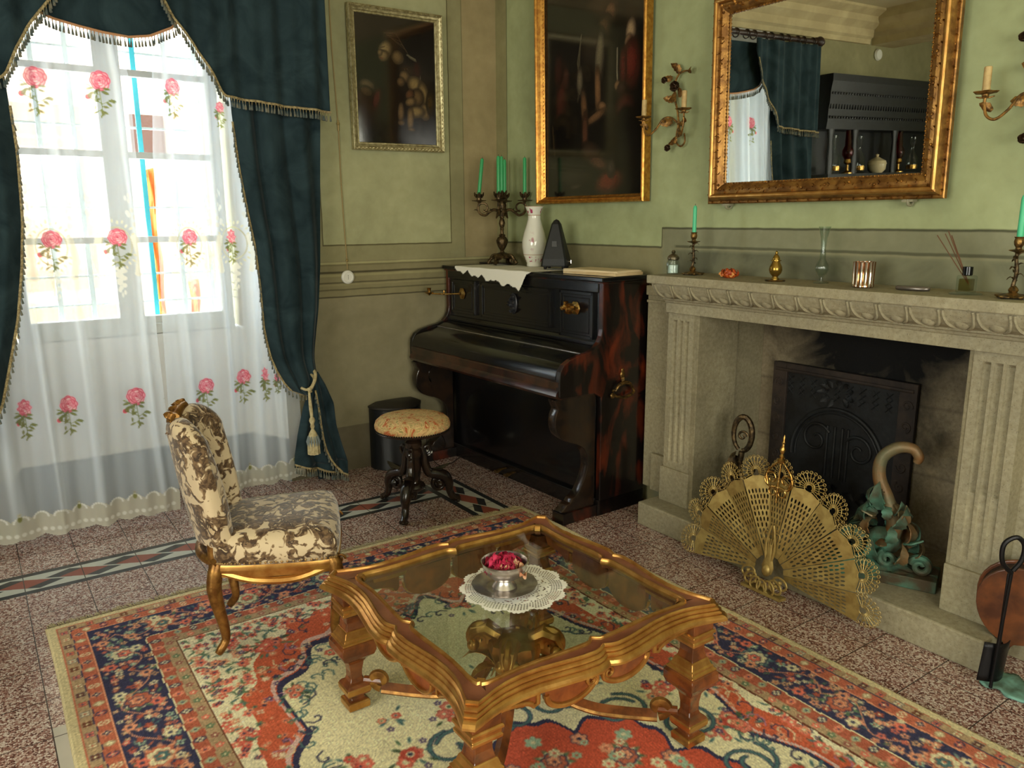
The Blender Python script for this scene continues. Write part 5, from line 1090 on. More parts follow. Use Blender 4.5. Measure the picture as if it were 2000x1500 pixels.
# lacy rosette at the end of each panel
lm=MB(); rc=R1+.040
for k in range(15):
    t=rad(-115)+rad(230)*k/14; e=(.064*math.sin(t),rc+.064*math.cos(t)-.01,0); lm.tube([(0.012*math.sin(t),rc-.012+.012*math.cos(t),0),e],.0016,4); 
    lm.tube([(e[0]+.0065*math.cos(q),e[1]+.0065*math.sin(q),0) for q in np.linspace(0,2*PI,8)],.0014,4)
    if k%2: lm.sph((e[0]*.7,rc+(e[1]-rc)*.65,0),.004,6)
lm.tube([(.022*math.sin(q),rc-.010+.022*math.cos(q),0) for q in np.linspace(0,2*PI,16)],.0016,4); lm.tube([(.04*math.sin(q),rc-.010+.04*math.cos(q),0) for q in np.linspace(-2,2,16)],.0014,4); lme=lm.mesh('fan_lace')
Bm=Matrix(((0,0,-1,0),(1,0,0,0),(0,1,0,0),(0,0,0,1)))  # panel x->world y, panel y->z, normal->-x
for k in range(NP):
    t=a0+da*(k+.5)-PI/2; 
    Mk=Matrix.Translation((-.004*(k%2),0,.088))@Matrix.Rotation(t,4,'X')@Bm@Matrix.Rotation(rad(13 if k%2 else -13),4,'Y')
    o=link('fan_panel',pme,fanbrass,fan); o.matrix_local=Mk; q=link('lace_rosette',lme,fanbrass,o)
b=MB(); X_=-.016
for s in (-1,1):
    b.tube(catmull([(X_,s*.012,.13),(X_,s*.022,.20),(X_,s*.012,.27),(X_,s*.004,.30)],6),[.006,.005,.004],8); b.spiral((X_,s*.022,.255),(0,s,0),(0,0,1),.022,.006,-1,.9,.003,.002,16,6)
b.lathe([(.001,.0),(.022,.0),(.03,.03),(.022,.06),(.012,.085),(.010,.12),(.004,.13)],14,Matrix.Translation((X_,0,.085))@Matrix.Diagonal((.35,1,1,1)))
for k in range(5):
    b.tube([(X_,(k-2)*.006,.16),(X_,(k-2)*.011,.24)],.003,6)
b.build('centre_handle',fanbrass,fan)
b=MB() # peacock tail foot
for k in range(7):
    t=rad(-72+24*k); d=(math.sin(t),-math.cos(t)); b.tube([(-.03-.012*abs(math.cos(t)),.085*d[0]+.024*math.cos(q)*math.cos(t)+.034*math.sin(q)*d[0],.088+.058*d[1]+.024*math.cos(q)*math.sin(t)+.030*math.sin(q)*d[1]) for q in np.linspace(0,2*PI,14)],.005,6); b.sph((-.034,.085*d[0],.092+.058*d[1]),.010,8)
b.box(-.05,-.005,-.10,.10,0,.012); b.sph((-.022,0,.10),.022,12,sc=(.8,1,1.3))
b.build('peacock_foot',fanbrass,fan)
b=MB() # finial and scrolled handle above
zt2=.50
for s in (-1,1):
    b.spiral((-.02,s*.036,zt2),(0,s,0),(0,0,1),.040,.010,-2.3,1.3,.005,.003,28,8); b.spiral((-.02,s*.020,zt2-.055),(0,s,0),(0,0,1),.026,.008,2.4,-1.2,.004,.003,22,8)
    b.tube(catmull([(-.02,s*.05,zt2-.03),(-.02,s*.062,zt2+.02),(-.02,s*.03,zt2+.06),(-.02,s*.006,zt2+.08)],6),.0045,8)
b.lathe([(.005,0),(.014,.006),(.018,.016),(.008,.026),(.012,.032),(.006,.042),(.010,.05),(.013,.062),(.007,.074),(.005,.084),(.009,.09),(.004,.10),(.006,.112),(.001,.125)],16,Matrix.Translation((-.02,0,zt2+.07))); b.tube([(-.02,0,.40),(-.02,0,zt2+.08)],.0045,8)
b.build('finial',brass,fan)
# andirons
def andiron(loc,rz,label,mats,s=1,tall=.56):
    root=thing('andiron',label,'andiron',loc,rz,'bronze andirons in the firebox'); g_=mats
    b=MB(); nz=random.Random(4)
    b.grid(lambda u,v:(-.21*s+.42*s*u,(-.085+.17*v)*(1-.3*abs(u-.5)),.045+.05*math.exp(-((u-.45)/.25)**2)*math.sin(PI*v)+.02*noise.noise((u*9,v*9,1))),22,12); n0=len(b.v)
    b.box(-.215*s,.215*s,-.085,.085,0,.05); b.build('base',patina,root,bev=.004)
    b=MB()
    b.tube(catmull([(0,0,.10),(.04,0,.22),(.0,0,.33),(-.035,0,.42),(-.03,0,tall-.06),(.02,0,tall-.01),(.075,0,tall-.005),(.10,0,tall-.035),(.095,0,tall-.06)],7),[.034,.032,.030,.026,.024,.024,.022,.020,.015],12)
    b.build('scroll_horn',g_[1],root)
    b=MB(); b2=MB(); rr=random.Random(11)
    for i in range(54):
        a=rr.uniform(0,2*PI); h=rr.random()**1.3; R=(.15*(1-h)**.8+.02); o=Vector((R*.75*math.cos(a)*s,R*.42*math.sin(a)-.01,.075+.25*h)); d=Vector((math.cos(a)*(1-h*.5),math.sin(a)*.6,rr.uniform(-.1,.9)+h*.3))
        (b if i%3 else b2).leaf(o,d,Vector((-math.cos(a)*.3,-math.sin(a)*.5,.8)),rr.uniform(.065,.125),rr.uniform(.04,.062),rr.choice([-.9,.9,1.2,.5]),lobes=rr.choice([2,3]),th=.003)
    b.leaf((.03,-.02,.26),(.8,-.1,.6),(0,-1,.2),.14,.06,.8,th=.004); b.leaf((-.03,-.02,.26),(-.8,-.1,.7),(0,-1,.2),.12,.06,.9,th=.004)
    b.build('acanthus_leaves',g_[0],root); b2.build('brown_leaves',g_[1],root)
    b=MB()
    b.spiral((-.12*s,-.03,.13),(1,0,0),(0,0,1),.052,.012,.5,1.4,.026,.014,30,10); b.spiral((.15*s,-.04,.085),(-1,0,0),(0,0,1),.04,.010,.2,1.4,.016,.010,26,8); b.spiral((.03,-.06,.10),(1,0,0),(0,0,1),.034,.008,2,1.4,.014,.009,26,8); b.sph((0,0,.15),.06,14,sc=(1.2,.8,1))
    b.build('volutes',g_[2],root); return root
andiron((-.085,-2.955,.1245),rad(-68),'verdigris bronze andiron with curled horn at the right of the firebox',(patina,patina2,patina))
# left andiron ends in an open ring scroll
ra=thing('andiron','dark bronze andiron with ring shaped scroll behind the fan screen','andiron',(-.055,-2.20,.1245),rad(-70),'bronze andirons in the firebox')
b=MB(); b.box(-.16,.16,-.07,.07,0,.045); b.build('base',bronze,ra,bev=.004)
b=MB(); b.tube(catmull([(.0,0,.06),(.02,0,.16),(-.01,0,.25),(.0,0,.34)],6),[.022,.018,.015],10); b.tube([(.0+.045*math.sin(q),0,.43-.085*math.cos(q)) for q in np.linspace(0,2*PI*.94,26)],[.012,.016,.014,.010],8); b.spiral((.0,0,.42),(1,0,0),(0,0,1),.026,.006,0,1.2,.007,.005,18,6); b.build('ring_scroll',bronze,ra)
b=MB()
for i in range(12):
    a=i*2.1; b.leaf((.02*math.cos(a),.02*math.sin(a),.05+.018*i),(math.cos(a),math.sin(a)*.6,.8),(-math.cos(a)*.3,-math.sin(a),.4),.11,.06,.8,th=.003)
for s in (-1,1): b.spiral((s*.10,-.02,.10),(s,0,0),(0,0,1),.045,.01,0,1.3,.018,.01,24,8)
b.build('acanthus_leaves',bronze,ra)
# fire tools and bellows at the right edge
be=thing('bellows','brown wooden bellows leaning against the hearth end','bellows',(-.20,-3.50,.10),rot=(rad(6),rad(8),rad(-66)))
P=[(.0,-.02)]+[(.135*math.sin(t)*(1-.12*math.cos(t)),.16-.15*math.cos(t)) for t in np.linspace(.15,2*PI-.15,30)]
b=MB(); b.prism(P[::-1],-.012,.0,axis='y'); b.prism(P[::-1],.05,.062,axis='y'); b.build('board',simple('orange_brown_wood',(116,64,30),.5,0,(76,40,20),12,coat=.3),be,bev=.003,smooth=False)
b=MB(); b.prism([(x*.93,.16+(z-.16)*.93) for x,z in P][::-1],0,.05,axis='y'); b.build('leather_sides',simple('dark_leather',(44,26,18),.6),be,smooth=False)
b=MB(); b.tube([(0,.025,-.02),(0,.025,-.09)],[.016,.008],10); b.build('nozzle',iron_b,be)
ft=thing('fire_poker','black iron poker with a looped handle standing at the right edge by the bellows','fire tool',(-.37,-3.53,.001))
b=MB(); b.tube([(0,0,.01),(.012,-.012,.44)],.006,8); b.tube(catmull([(.012,-.012,.43),(-.012,.01,.47),(-.01,.012,.53),(.016,-.012,.555),(.034,-.03,.53),(.03,-.03,.48),(.014,-.014,.44)],6),.008,8); b.build('shaft',iron_b,ft)
fs_=thing('ash_shovel','black fire shovel standing on the verdigris tray','fire tool',(-.34,-3.50,.005),rot=(0,rad(6),rad(-20)))
b=MB(); b.grid(lambda u,v:(-.055+.11*u,-.012-.02*math.sin(PI*u),.02+.14*v),10,8); b.build('pan',iron_b,fs_,solid=.003); b=MB(); b.tube([(0,-.02,.15),(0,.0,.40)],.006,8); b.build('handle',iron_b,fs_)
b=MB(); b.grid(lambda u,v:(-.39+.14*v+.03*u+.010*math.sin(u*25),-3.82+.33*u,.004+.006*math.sin(u*40)*.5+.004),26,10); tag(b.build('ash_tray_plate',simple('pale_verdigris',(120,168,152),.7,0,(86,110,92),14),solid=.006),'wavy edged verdigris metal tray on the floor beside the hearth end','tray')
# ------------------------------------------------------------------ mantel items
ZM=1.3125
def candlestick(x,y,label,tilt=0):
    root=thing('candlestick',label,'candlestick',(x,y,ZM),R_.random(),'bronze candlesticks on the mantel',rot=(tilt,0,.3))
    b=MB()
    for k in range(5):
        a=2*PI*k/5; d=Vector((math.cos(a),math.sin(a),0)); b.leaf(d*.012+Vector((0,0,.017)),d+Vector((0,0,-.12)),(0,0,1),.046,.036,-.35,th=.002); b.sph(d*.046+Vector((0,0,.006)),.006,8)
    b.lathe([(.034,.004),(.036,.008),(.024,.014),(.012,.020),(.016,.028),(.012,.036),(.006,.042),(.001,.042)],18); b.build('foot',brass_o,root)
    b=MB(); b.tube([(0.003*math.sin(t*9),.003*math.cos(t*7),.036+.115*t) for t in np.linspace(0,1,14)],[.007,.006,.007,.0055,.006],10)
    for i in range(9): a=i*2.2; z=.05+.0115*i; b.leaf((.004*math.cos(a),.004*math.sin(a),z),(math.cos(a),math.sin(a),1.2),(math.cos(a),math.sin(a),0),.026,.014,.8)
    b.build('stem',bronze,root)
    b=MB(); b.lathe([(.005,.148),(.010,.152),(.026,.158),(.027,.160),(.010,.163),(.009,.168),(.014,.176),(.016,.188),(.013,.197),(.016,.203),(.001,.203)],18,fn=lambda a,z:1+(.16*math.cos(6*a) if .155<z<.162 else 0)); b.build('cup',brass_o,root); return root
candlestick(-.165,-1.935,'bronze candlestick on the left end of the mantel, beside the glass jar'); candle(-.165,-1.935,ZM+.203,.125,.0095,wax,'mint green candle in the left candlestick on the mantel','candles on the mantel')
candlestick(-.20,-3.375,'bronze candlestick with leafy foot on the right end of the mantel'); candle(-.20,-3.375,ZM+.203,.135,.0105,wax,'mint green candle in the right candlestick on the mantel','candles on the mantel')
j=thing('sugar_jar','small ribbed glass jar with silver lid at the left end of the mantel','jar',(-.195,-1.835,ZM))
b=MB(); b.lathe([(.026,0),(.031,.004),(.032,.05),(.026,.066),(.022,.072),(.022,.07),(.027,.05),(.027,.006),(.001,.005)],32,fn=lambda a,z:1+.04*math.cos(16*a)); b.build('glass_body',glass_w,j)
b=MB(); b.lathe([(.023,.068),(.028,.072),(.029,.082),(.022,.092),(.010,.098),(.007,.102),(.011,.108),(.007,.116),(.001,.118)],24); b.build('lid',simple('tarnished_silver',(150,140,116),.3,.9,(90,84,66),60),j)
b=MB(); b.lathe([(.001,.006),(.024,.006),(.024,.045),(.001,.047)],16); b.build('salts',simple('white_salts',(214,222,214),.8),j)
fl=thing('dried_flower','orange dried flower ornament on the mantel','ornament',(-.185,-2.175,ZM)); om=simple('orange_resin_flower',(196,92,30),.45,0,(150,50,20),50)
b=MB(); 
for k in range(26):
    a=k*2.4; q=.046*math.sqrt((k%13+1)/13); b.leaf((q*.5*math.cos(a),q*.8*math.sin(a),.008+.016*(1-k/26)),(math.cos(a)*.6,math.sin(a),.35+.5*(k%3)/2),(0,0,1),.026,.018,.9,lobes=1)
b.sph((0,0,.012),.022,12,sc=(1,1.7,.7)); b.build('petals',om,fl)
b=MB(); 
for s in (-1,1): b.spiral((-.02,s*.028,.014),(0,s,0),(0,0,1),.012,.003,0,1.2,.005,.003,16,6)
b.build('curled_ends',simple('pale_orange_resin',(220,150,80),.45),fl)
cr=thing('brass_caster','small brass pear-shaped caster on a round dish on the mantel','caster',(-.18,-2.42,ZM))
b=MB(); b.lathe([(.001,0),(.040,0),(.043,.003),(.041,.006),(.02,.006),(.001,.006)],28); b.build('dish',brass_o,cr)
b=MB(); b.lathe([(.017,.006),(.018,.01),(.012,.016),(.012,.020),(.024,.034),(.028,.048),(.026,.062),(.019,.076),(.016,.084),(.022,.087),(.022,.090),(.016,.092),(.015,.10),(.010,.110),(.005,.115),(.007,.120),(.004,.127),(.001,.130)],28); b.build('caster_body',simple('olive_brass',(156,126,58),.25,.9),cr,ang=60)
cv=thing('bud_vase','tall clear crystal bud vase flared at the top, in the middle of the mantel','vase',(-.13,-2.61,ZM))
b=MB(); b.lathe([(.001,.0),(.030,.0),(.031,.003),(.008,.010),(.007,.022),(.016,.034),(.026,.055),(.024,.075),(.013,.10),(.010,.14),(.013,.185),(.024,.232),(.0225,.232),(.0115,.185),(.0085,.14),(.011,.10),(.022,.075),(.023,.057),(.012,.036),(.001,.030)],24,fn=lambda a,z:1+(.05*math.cos(12*a) if .03<z<.1 else 0)); b.build('crystal_body',glass_w,cv)
vo=thing('votive_holder','ribbed amber mirror glass candle holder on the mantel','candle holder',(-.185,-2.83,ZM))
g=G('ribbed_mercury_glass'); vv=g.obj(); x,y,z=g.xyz(vv); an_=g.m('ARCTAN2',y,x); s_=g.gt(g.m('SINE',g.m('MULTIPLY',an_,15)),.0,.5); g.fin(g.mix(s_,(150,100,60),(226,214,196)),.14,.9)
b=MB(); b.lathe([(.036,0),(.040,.004),(.040,.010),(.038,.014),(.040,.098),(.041,.10),(.038,.10),(.036,.016),(.001,.014)],60,fn=lambda a,z:1+(.035*math.cos(20*a) if z>.011 else .02*math.cos(20*a))); b.build('glass_holder',g.mat,vo)
b=MB(); b.lathe([(.001,.015),(.032,.015),(.032,.055),(.001,.055)],20); b.build('votive_wax',simple('pale_votive_wax',(214,190,150),.5),vo)
b=MB(); T=Matrix.Translation((-.17,-3.02,ZM))@Matrix.Rotation(rad(8),4,'Z')
P=[(.028*math.cos(t)*.6+(-.0),.055*math.copysign(1,math.sin(t))*abs(math.sin(t))**.6) for t in np.linspace(0,2*PI,28)[:-1]]
P=[(.024*math.cos(t),.062*math.sin(t)) for t in np.linspace(0,2*PI,32)[:-1]]
b.prism(P,.001,.017,T); tag(b.build('spectacle_case',simple('grey_metal_case',(120,112,104),.3,.7),bev=.006,ang=60),'flat grey metal case lying on the mantel beside the scent diffuser','case')
di=thing('reed_diffuser','clear glass scent diffuser bottle with black cap and brown reeds on the mantel','diffuser',(-.16,-3.205,ZM+.004))
b=MB(); b.box(-.026,.026,-.026,.026,0,.062); b.build('bottle',glass_w,di,bev=.006,smooth=False)
b=MB(); b.box(-.019,.019,-.019,.019,.008,.050); b.build('scent_liquid',glass_mat('scent_liquid',(216,206,170)),di,bev=.003,smooth=False)
b=MB(); b.lathe([(.014,.062),(.0165,.064),(.0165,.092),(.013,.092),(.013,.066),(.001,.066)],24); b.build('cap',simple('glossy_black_cap',(14,14,14),.15,.3),di)
rm=simple('brown_reeds',(100,66,42),.8)
for (dx,dy,h) in ((-.01,.115,.20),(.012,.098,.205),(-.004,.080,.215),(.006,.072,.20)):
    b=MB(); b.tube([(dx*.1,-.008,.03),(dx,dy,h)],.0018,6); b.build('reed',rm,di)
b=MB(); b.lathe([(.001,0),(.052,0),(.053,.002),(.05,.0035),(.001,.0035)],28,Matrix.Translation((-.16,-3.205,ZM))); tag(b.build('glass_coaster',glass_w),'thin round glass coaster under the scent diffuser on the mantel','coaster')
# ------------------------------------------------------------------ wall sconces
sg=simple('aged_gilt_iron',(158,116,58),.4,.7,(84,62,36),60,.2,200); sd=simple('dark_bronze_rose',(60,42,26),.4,.6)
def sconce(loc,label,mir=1,flip=1):
    root=thing('wall_sconce',label,'wall lamp',loc,group='gilt rose wall sconces')
    def V(y,z,x=-.03): return Vector((x,mir*y,z))
    b=MB(); b.tube(catmull([V(.0,0),V(.01,.06),V(.03,.12),V(.035,.19),V(.01,.235),V(-.03,.245),V(-.06,.24)],6),[.006,.005,.004],8); b.tube(catmull([V(.0,0),V(.012,-.05),V(.01,-.09),V(-.02,-.11),V(-.045,-.09),V(-.04,-.05)],6),.0045,8); b.tube([V(0,0,-.004),V(0,0)],.012,10)
    b.build('stem',sg,root)
    for (ey,ez,arm) in ((.155,.035,[(.0,.0),(.03,.03),(.06,.025),(.085,-.02),(.115,-.05),(.145,-.035),(.155,.005),(.155,.03)]),(-.115,.045,[(.0,.0),(-.02,-.01),(-.045,-.055),(-.075,-.065),(-.105,-.045),(-.117,.0),(-.115,.04)])):
        b=MB(); b.tube(catmull([V(y,z,-.03-.09*min(1,abs(y)/.11)) for y,z in arm],6),.005,8); c0=V(ey,ez,-.12)
        b.lathe([(.004,-.012),(.010,-.008),(.012,0),(.030,.003),(.036,.008),(.034,.010),(.012,.006),(.001,.006)],18,Matrix.Translation(c0),fn=lambda a,z:1+(.2*math.cos(5*a) if z>.002 else 0))
        b.leaf(V(ey*.85,ez-.055,-.115),(0,mir*math.copysign(1,ey),.8),(-1,0,0),.05,.03,.5)
        for q in range(4): a=q*PI/2+.4; b.leaf(c0+Vector((0,0,-.008)),(math.cos(a),math.sin(a),.1),(0,0,1),.028,.016,-.5)
        b.build('arm',sg,root)
        b=MB(); b.lathe([(.0125,.006),(.0125,.088),(.0105,.090),(.001,.088)],20,Matrix.Translation(c0),fn=lambda a,z:1+.05*math.sin(3*a+z*30)); b.build('candle_sleeve',ivory,root)
    for (y,z,dy,dz,l) in ((.03,.115,.9,.25,.06),(.0,.125,-.3,.95,.06),(.05,.225,1,-.1,.055),(.0,.235,.5,.9,.07),(-.05,.24,-.9,.1,.05),(.04,.015,.9,-.1,.07),(-.005,-.03,-.4,-.9,.06),(.01,-.06,.5,-.85,.06),(.03,.155,.3,-1,.06)):
        b=MB(); b.leaf(V(y,z,-.034),(-.25,mir*dy,dz),(-1,0,0),l,l*.62,.35,lobes=2,th=.001); b.build('leaf',sg,root)
    for (y,z,r) in ((.005,.175,.028),(.082,.215,.017),(.045,-.115,.018)):
        b=MB(); c0=V(y,z,-.05)
        for q in range(9): a=q*2.4; b.leaf(c0,(-.8,math.cos(a)*(.2+q*.09),math.sin(a)*(.2+q*.09)),(0,-math.cos(a),-math.sin(a)),r*1.25,r*1.2,-.7,lobes=0)
        b.sph(c0,r*.55,10); b.build('rose',sd,root)
    return root
sconce((-.004,-1.685,2.045),'gilt rose wall sconce between the gold framed painting and the mirror')
sconce((-.004,-3.335,1.955),'gilt wall sconce at the right edge of the photo beyond the mirror')
# ------------------------------------------------------------------ mirror
MW=1.125; MH=.93
mi=thing('wall_mirror','large rectangular mirror in a carved gilt frame above the mantel','mirror'); mi.matrix_world=Matrix.Translation((-.045,-2.485,1.648))@Matrix.Rotation(-.022,4,'Y')@Matrix(((0,0,-1,0),(-1,0,0,0),(0,1,0,0),(0,0,0,1)))
# local: x to the right in the photo (world -y), y up, z out of the wall
def frame_mesh(w,h,prof,seg=None,orn=None):
    """mitred frame; prof = list of (distance inward from outer edge, height)"""
    b=MB()
    def cor(dv): return [(-w/2+dv,dv),(w/2-dv,dv),(w/2-dv,h-dv),(-w/2+dv,h-dv)]
    vs=[]; 
    for dv,z in prof: vs+=[(x,y,z) for x,y in cor(dv)]
    L=len(prof); fs=[(r*4+i,r*4+(i+1)%4,((r+1)%L)*4+(i+1)%4,((r+1)%L)*4+i) for r in range(L) for i in range(4)]
    b.add(vs,fs); return b
b=frame_mesh(MW,MH,[(0,0),(0,.018),(.004,.022),(.012,.020),(.016,.030),(.024,.042),(.034,.046),(.042,.042),(.048,.032),(.054,.030),(.066,.034),(.082,.026),(.090,.016),(.095,.016),(.097,.010),(.097,0)]); fr_=b.build('frame',gold_d,mi,ang=30)
b=MB() # ornament: leafy torus, outer ribbon, bead row
def per(dv):
    c=[(-MW/2+dv,dv),(MW/2-dv,dv),(MW/2-dv,MH-dv),(-MW/2+dv,MH-dv)]; return [(Vector((*c[i],0)),Vector((*c[(i+1)%4],0))) for i in range(4)]
rr=random.Random(9)
for A,B in per(.068):
    L=(B-A).length; n=int(L/.036); d=(B-A)/L; s_=Vector((-d.y,d.x,0))
    for i in range(n):
        p=A+d*(L*(i+.5)/n)+Vector((0,0,.026)); b.leaf(p-s_*.014,d*.8+s_*(.8 if i%2 else -.1),(0,0,1),.038,.022,.5,th=.002); b.leaf(p+s_*.010,d*.9-s_*.6,(0,0,1),.032,.018,.5,th=.002)
        if i%3==0: b.sph(p+s_*rr.uniform(-.008,.008)+Vector((0,0,.006)),.007,7)
for A,B in per(.012):
    L=(B-A).length; n=int(L/.026); d=(B-A)/L; s_=Vector((-d.y,d.x,0))
    for i in range(n): p=A+d*(L*(i+.5)/n)+Vector((0,0,.020)); b.leaf(p-d*.012,d+s_*(.25 if i%2 else -.25),(0,0,1),.026,.014,.4,th=.0015)
for A,B in per(.093):
    L=(B-A).length; n=int(L/.016); d=(B-A)/L
    for i in range(n): b.sph(A+d*(L*(i+.5)/n)+Vector((0,0,.016)),.0048,6)
b.build('leaf_ornament',simple('worn_gilt_relief',(168,118,48),.36,.75,(84,50,20),70,.4,200),mi)
for A,B in per(.034): b=MB(); b.tube([A+Vector((0,0,.040)),B+Vector((0,0,.040))],.0105,10); b.build('gilt_rib',gold,mi)
b=MB(); b.box(-MW/2+.094,MW/2-.094,.094,MH-.094,.002,.010); b.build('mirror_glass',mirror_mat(),mi,smooth=False)
b=MB(); b.box(-MW/2+.01,MW/2-.01,.01,MH-.01,-.012,.0); b.build('backboard',simple('dark_backing',(60,44,28),.7),mi,smooth=False)
for x in (-.46,.42):
    b=MB(); b.tube(catmull([(x,-.006,-.035),(x,-.022,-.02),(x,-.018,.004),(x,.004,.008)],5),.006,8); b.box(x-.022,x+.022,-.010,0,-.02,.012); b.build('support_hook',simple('plaster_grey_metal',(140,136,110),.6),mi)
# ------------------------------------------------------------------ paintings (generic dark figure studies)
def blobber(c,w,h):
    """soft modelled form: concentric tones from the dark ground to the lit colour, lit from the upper left"""
    def B(u,v,a,b_,col,rot=0,base=(26,20,16),lift=.12,n=7):
        for k in range(n):
            t=k/(n-1); q=1-.62*t; cc=[base[i]+(col[i]-base[i])*(.25+.75*t) for i in range(3)]
            c.ell(u*w-lift*t*a*w,v*h-lift*t*b_*h,a*w*q,b_*h*q,cc,rot,None,soft=5)
    return B
def paint1():
    w,h=.535,.725; c=Canvas(w,h,.0035,(24,19,15)); X,Y=c.X,c.Y; B=blobber(c,w,h)
    B(.14,.70,.17,.20,(52,38,28)); B(.13,.55,.10,.05,(104,86,62),.3); B(.12,.60,.09,.045,(84,66,46),.3); B(.24,.66,.05,.10,(84,40,34),.3)
    B(.50,.55,.20,.28,(34,27,22)); B(.80,.60,.20,.22,(46,34,24))
    B(.46,.16,.14,.075,(60,46,32),.35); B(.50,.22,.12,.07,(52,40,28),.9); B(.52,.31,.085,.060,(122,100,66),.75); B(.37,.26,.085,.082,(150,126,84),.55); B(.345,.31,.055,.05,(136,110,72),.9); B(.30,.285,.022,.02,(128,102,68),.4)
    c.line([(.31*w,.245*h),(.36*w,.235*h)],.004,(70,52,36)); c.ell(.335*w,.265*h,.012,.004,(62,46,32),.2,None,soft=2); c.ell(.315*w,.325*h,.010,.0035,(110,62,46),.3,None,soft=2)
    for k in range(5): c.line([((.36+.03*k)*w,(.13+.012*k)*h),((.50+.03*k)*w,(.12+.03*k)*h),((.58+.02*k)*w,(.20+.02*k)*h)],.0035,(78,62,44))
    c.line([(.64*w,.28*h),(.74*w,.31*h),(.80*w,.38*h),(.80*w,.46*h)],.016*w,(120,112,88)); c.line([(.66*w,.295*h),(.745*w,.325*h),(.785*w,.39*h)],.012*w,(92,86,66)); B(.76,.40,.05,.07,(66,34,26))
    B(.63,.42,.10,.065,(64,46,30),.2); B(.60,.455,.07,.05,(130,104,68),.4); B(.55,.50,.05,.04,(112,88,58),.8)
    B(.74,.52,.12,.075,(152,126,80),.75); B(.84,.60,.075,.12,(150,124,78),-.15); B(.76,.62,.09,.08,(112,88,56)); B(.66,.60,.055,.05,(108,72,46),.5); B(.67,.655,.07,.035,(140,112,72),-.35)
    B(.86,.73,.085,.075,(148,120,76)); B(.74,.735,.12,.05,(154,128,82),-.12); B(.66,.80,.042,.10,(140,112,72),.05); B(.665,.89,.05,.022,(120,94,60),-.2); B(.54,.75,.038,.085,(126,100,66),.05); B(.54,.83,.04,.02,(112,88,58))
    B(.93,.66,.06,.10,(70,52,24)); B(.45,.93,.32,.05,(30,24,20))
    c.a[...,:3]=np.clip(c.a[...,:3]*.85*(1+.05*np.random.default_rng(1).normal(size=X.shape))[...,None],0,255); return c
def paint2():
    w,h=.865,1.20; c=Canvas(w,h,.0045,(26,22,19)); X,Y=c.X,c.Y; B=blobber(c,w,h)
    B(.62,.17,.17,.07,(58,44,32),.5); B(.68,.20,.06,.05,(104,74,52),.9); B(.60,.28,.07,.09,(88,66,46),.6); B(.52,.33,.13,.10,(52,44,34)); 
    for k in range(6): c.line([((.40-.006*k)*w,(.26+.03*k)*h),((.36+.008*k)*w,(.38+.02*k)*h),((.38-.004*k)*w,(.50+.012*k)*h)],.007,(96-6*k,88-6*k,68-5*k))
    B(.58,.38,.045,.12,(118,108,84),.1); B(.385,.47,.03,.06,(112,102,82)); B(.565,.53,.028,.11,(134,98,66),-.05); B(.61,.60,.04,.022,(138,102,70),.4); B(.43,.60,.03,.09,(112,80,54),-.1); B(.55,.64,.10,.018,(120,88,60),-.35)
    B(.19,.52,.06,.16,(70,32,26),.1); B(.16,.40,.05,.08,(58,30,24)); B(.24,.44,.03,.05,(74,44,34))
    B(.87,.24,.075,.06,(40,28,20)); B(.865,.31,.045,.06,(170,142,108),.1); B(.845,.345,.03,.03,(150,118,86),.4); B(.875,.44,.085,.11,(98,40,32)); B(.80,.45,.03,.08,(86,36,30)); c.line([(.745*w,.36*h),(.745*w,.46*h),(.755*w,.53*h)],.010*w,(140,130,108)); B(.75,.52,.025,.02,(128,96,66)); B(.79,.54,.04,.03,(60,40,32))
    B(.44,.72,.03,.11,(92,58,42)); B(.20,.74,.13,.14,(18,15,14)); c.line([(.09*w,.66*h),(.11*w,.80*h)],.012,(58,46,30)); B(.50,.80,.11,.05,(62,44,34),.4); B(.82,.62,.09,.07,(70,34,28)); B(.84,.76,.13,.15,(24,20,20)); B(.58,.85,.11,.03,(84,56,42),.3); B(.68,.94,.14,.055,(104,44,32),-.2); B(.70,.88,.04,.04,(62,50,44)); B(.36,.935,.07,.022,(104,84,68),-.3); B(.30,.91,.20,.04,(46,40,34))
    for k in range(3): c.line([(.05*w,(.83+.02*k)*h),(.45*w,(.86+.02*k)*h)],.006,(44,40,34))
    c.a[...,:3]=np.clip(c.a[...,:3]*.9*(1+.05*np.random.default_rng(1).normal(size=X.shape))[...,None],0,255); return c
pm_=attr_mat('varnished_canvas',.10,.5,0,spec=.5)
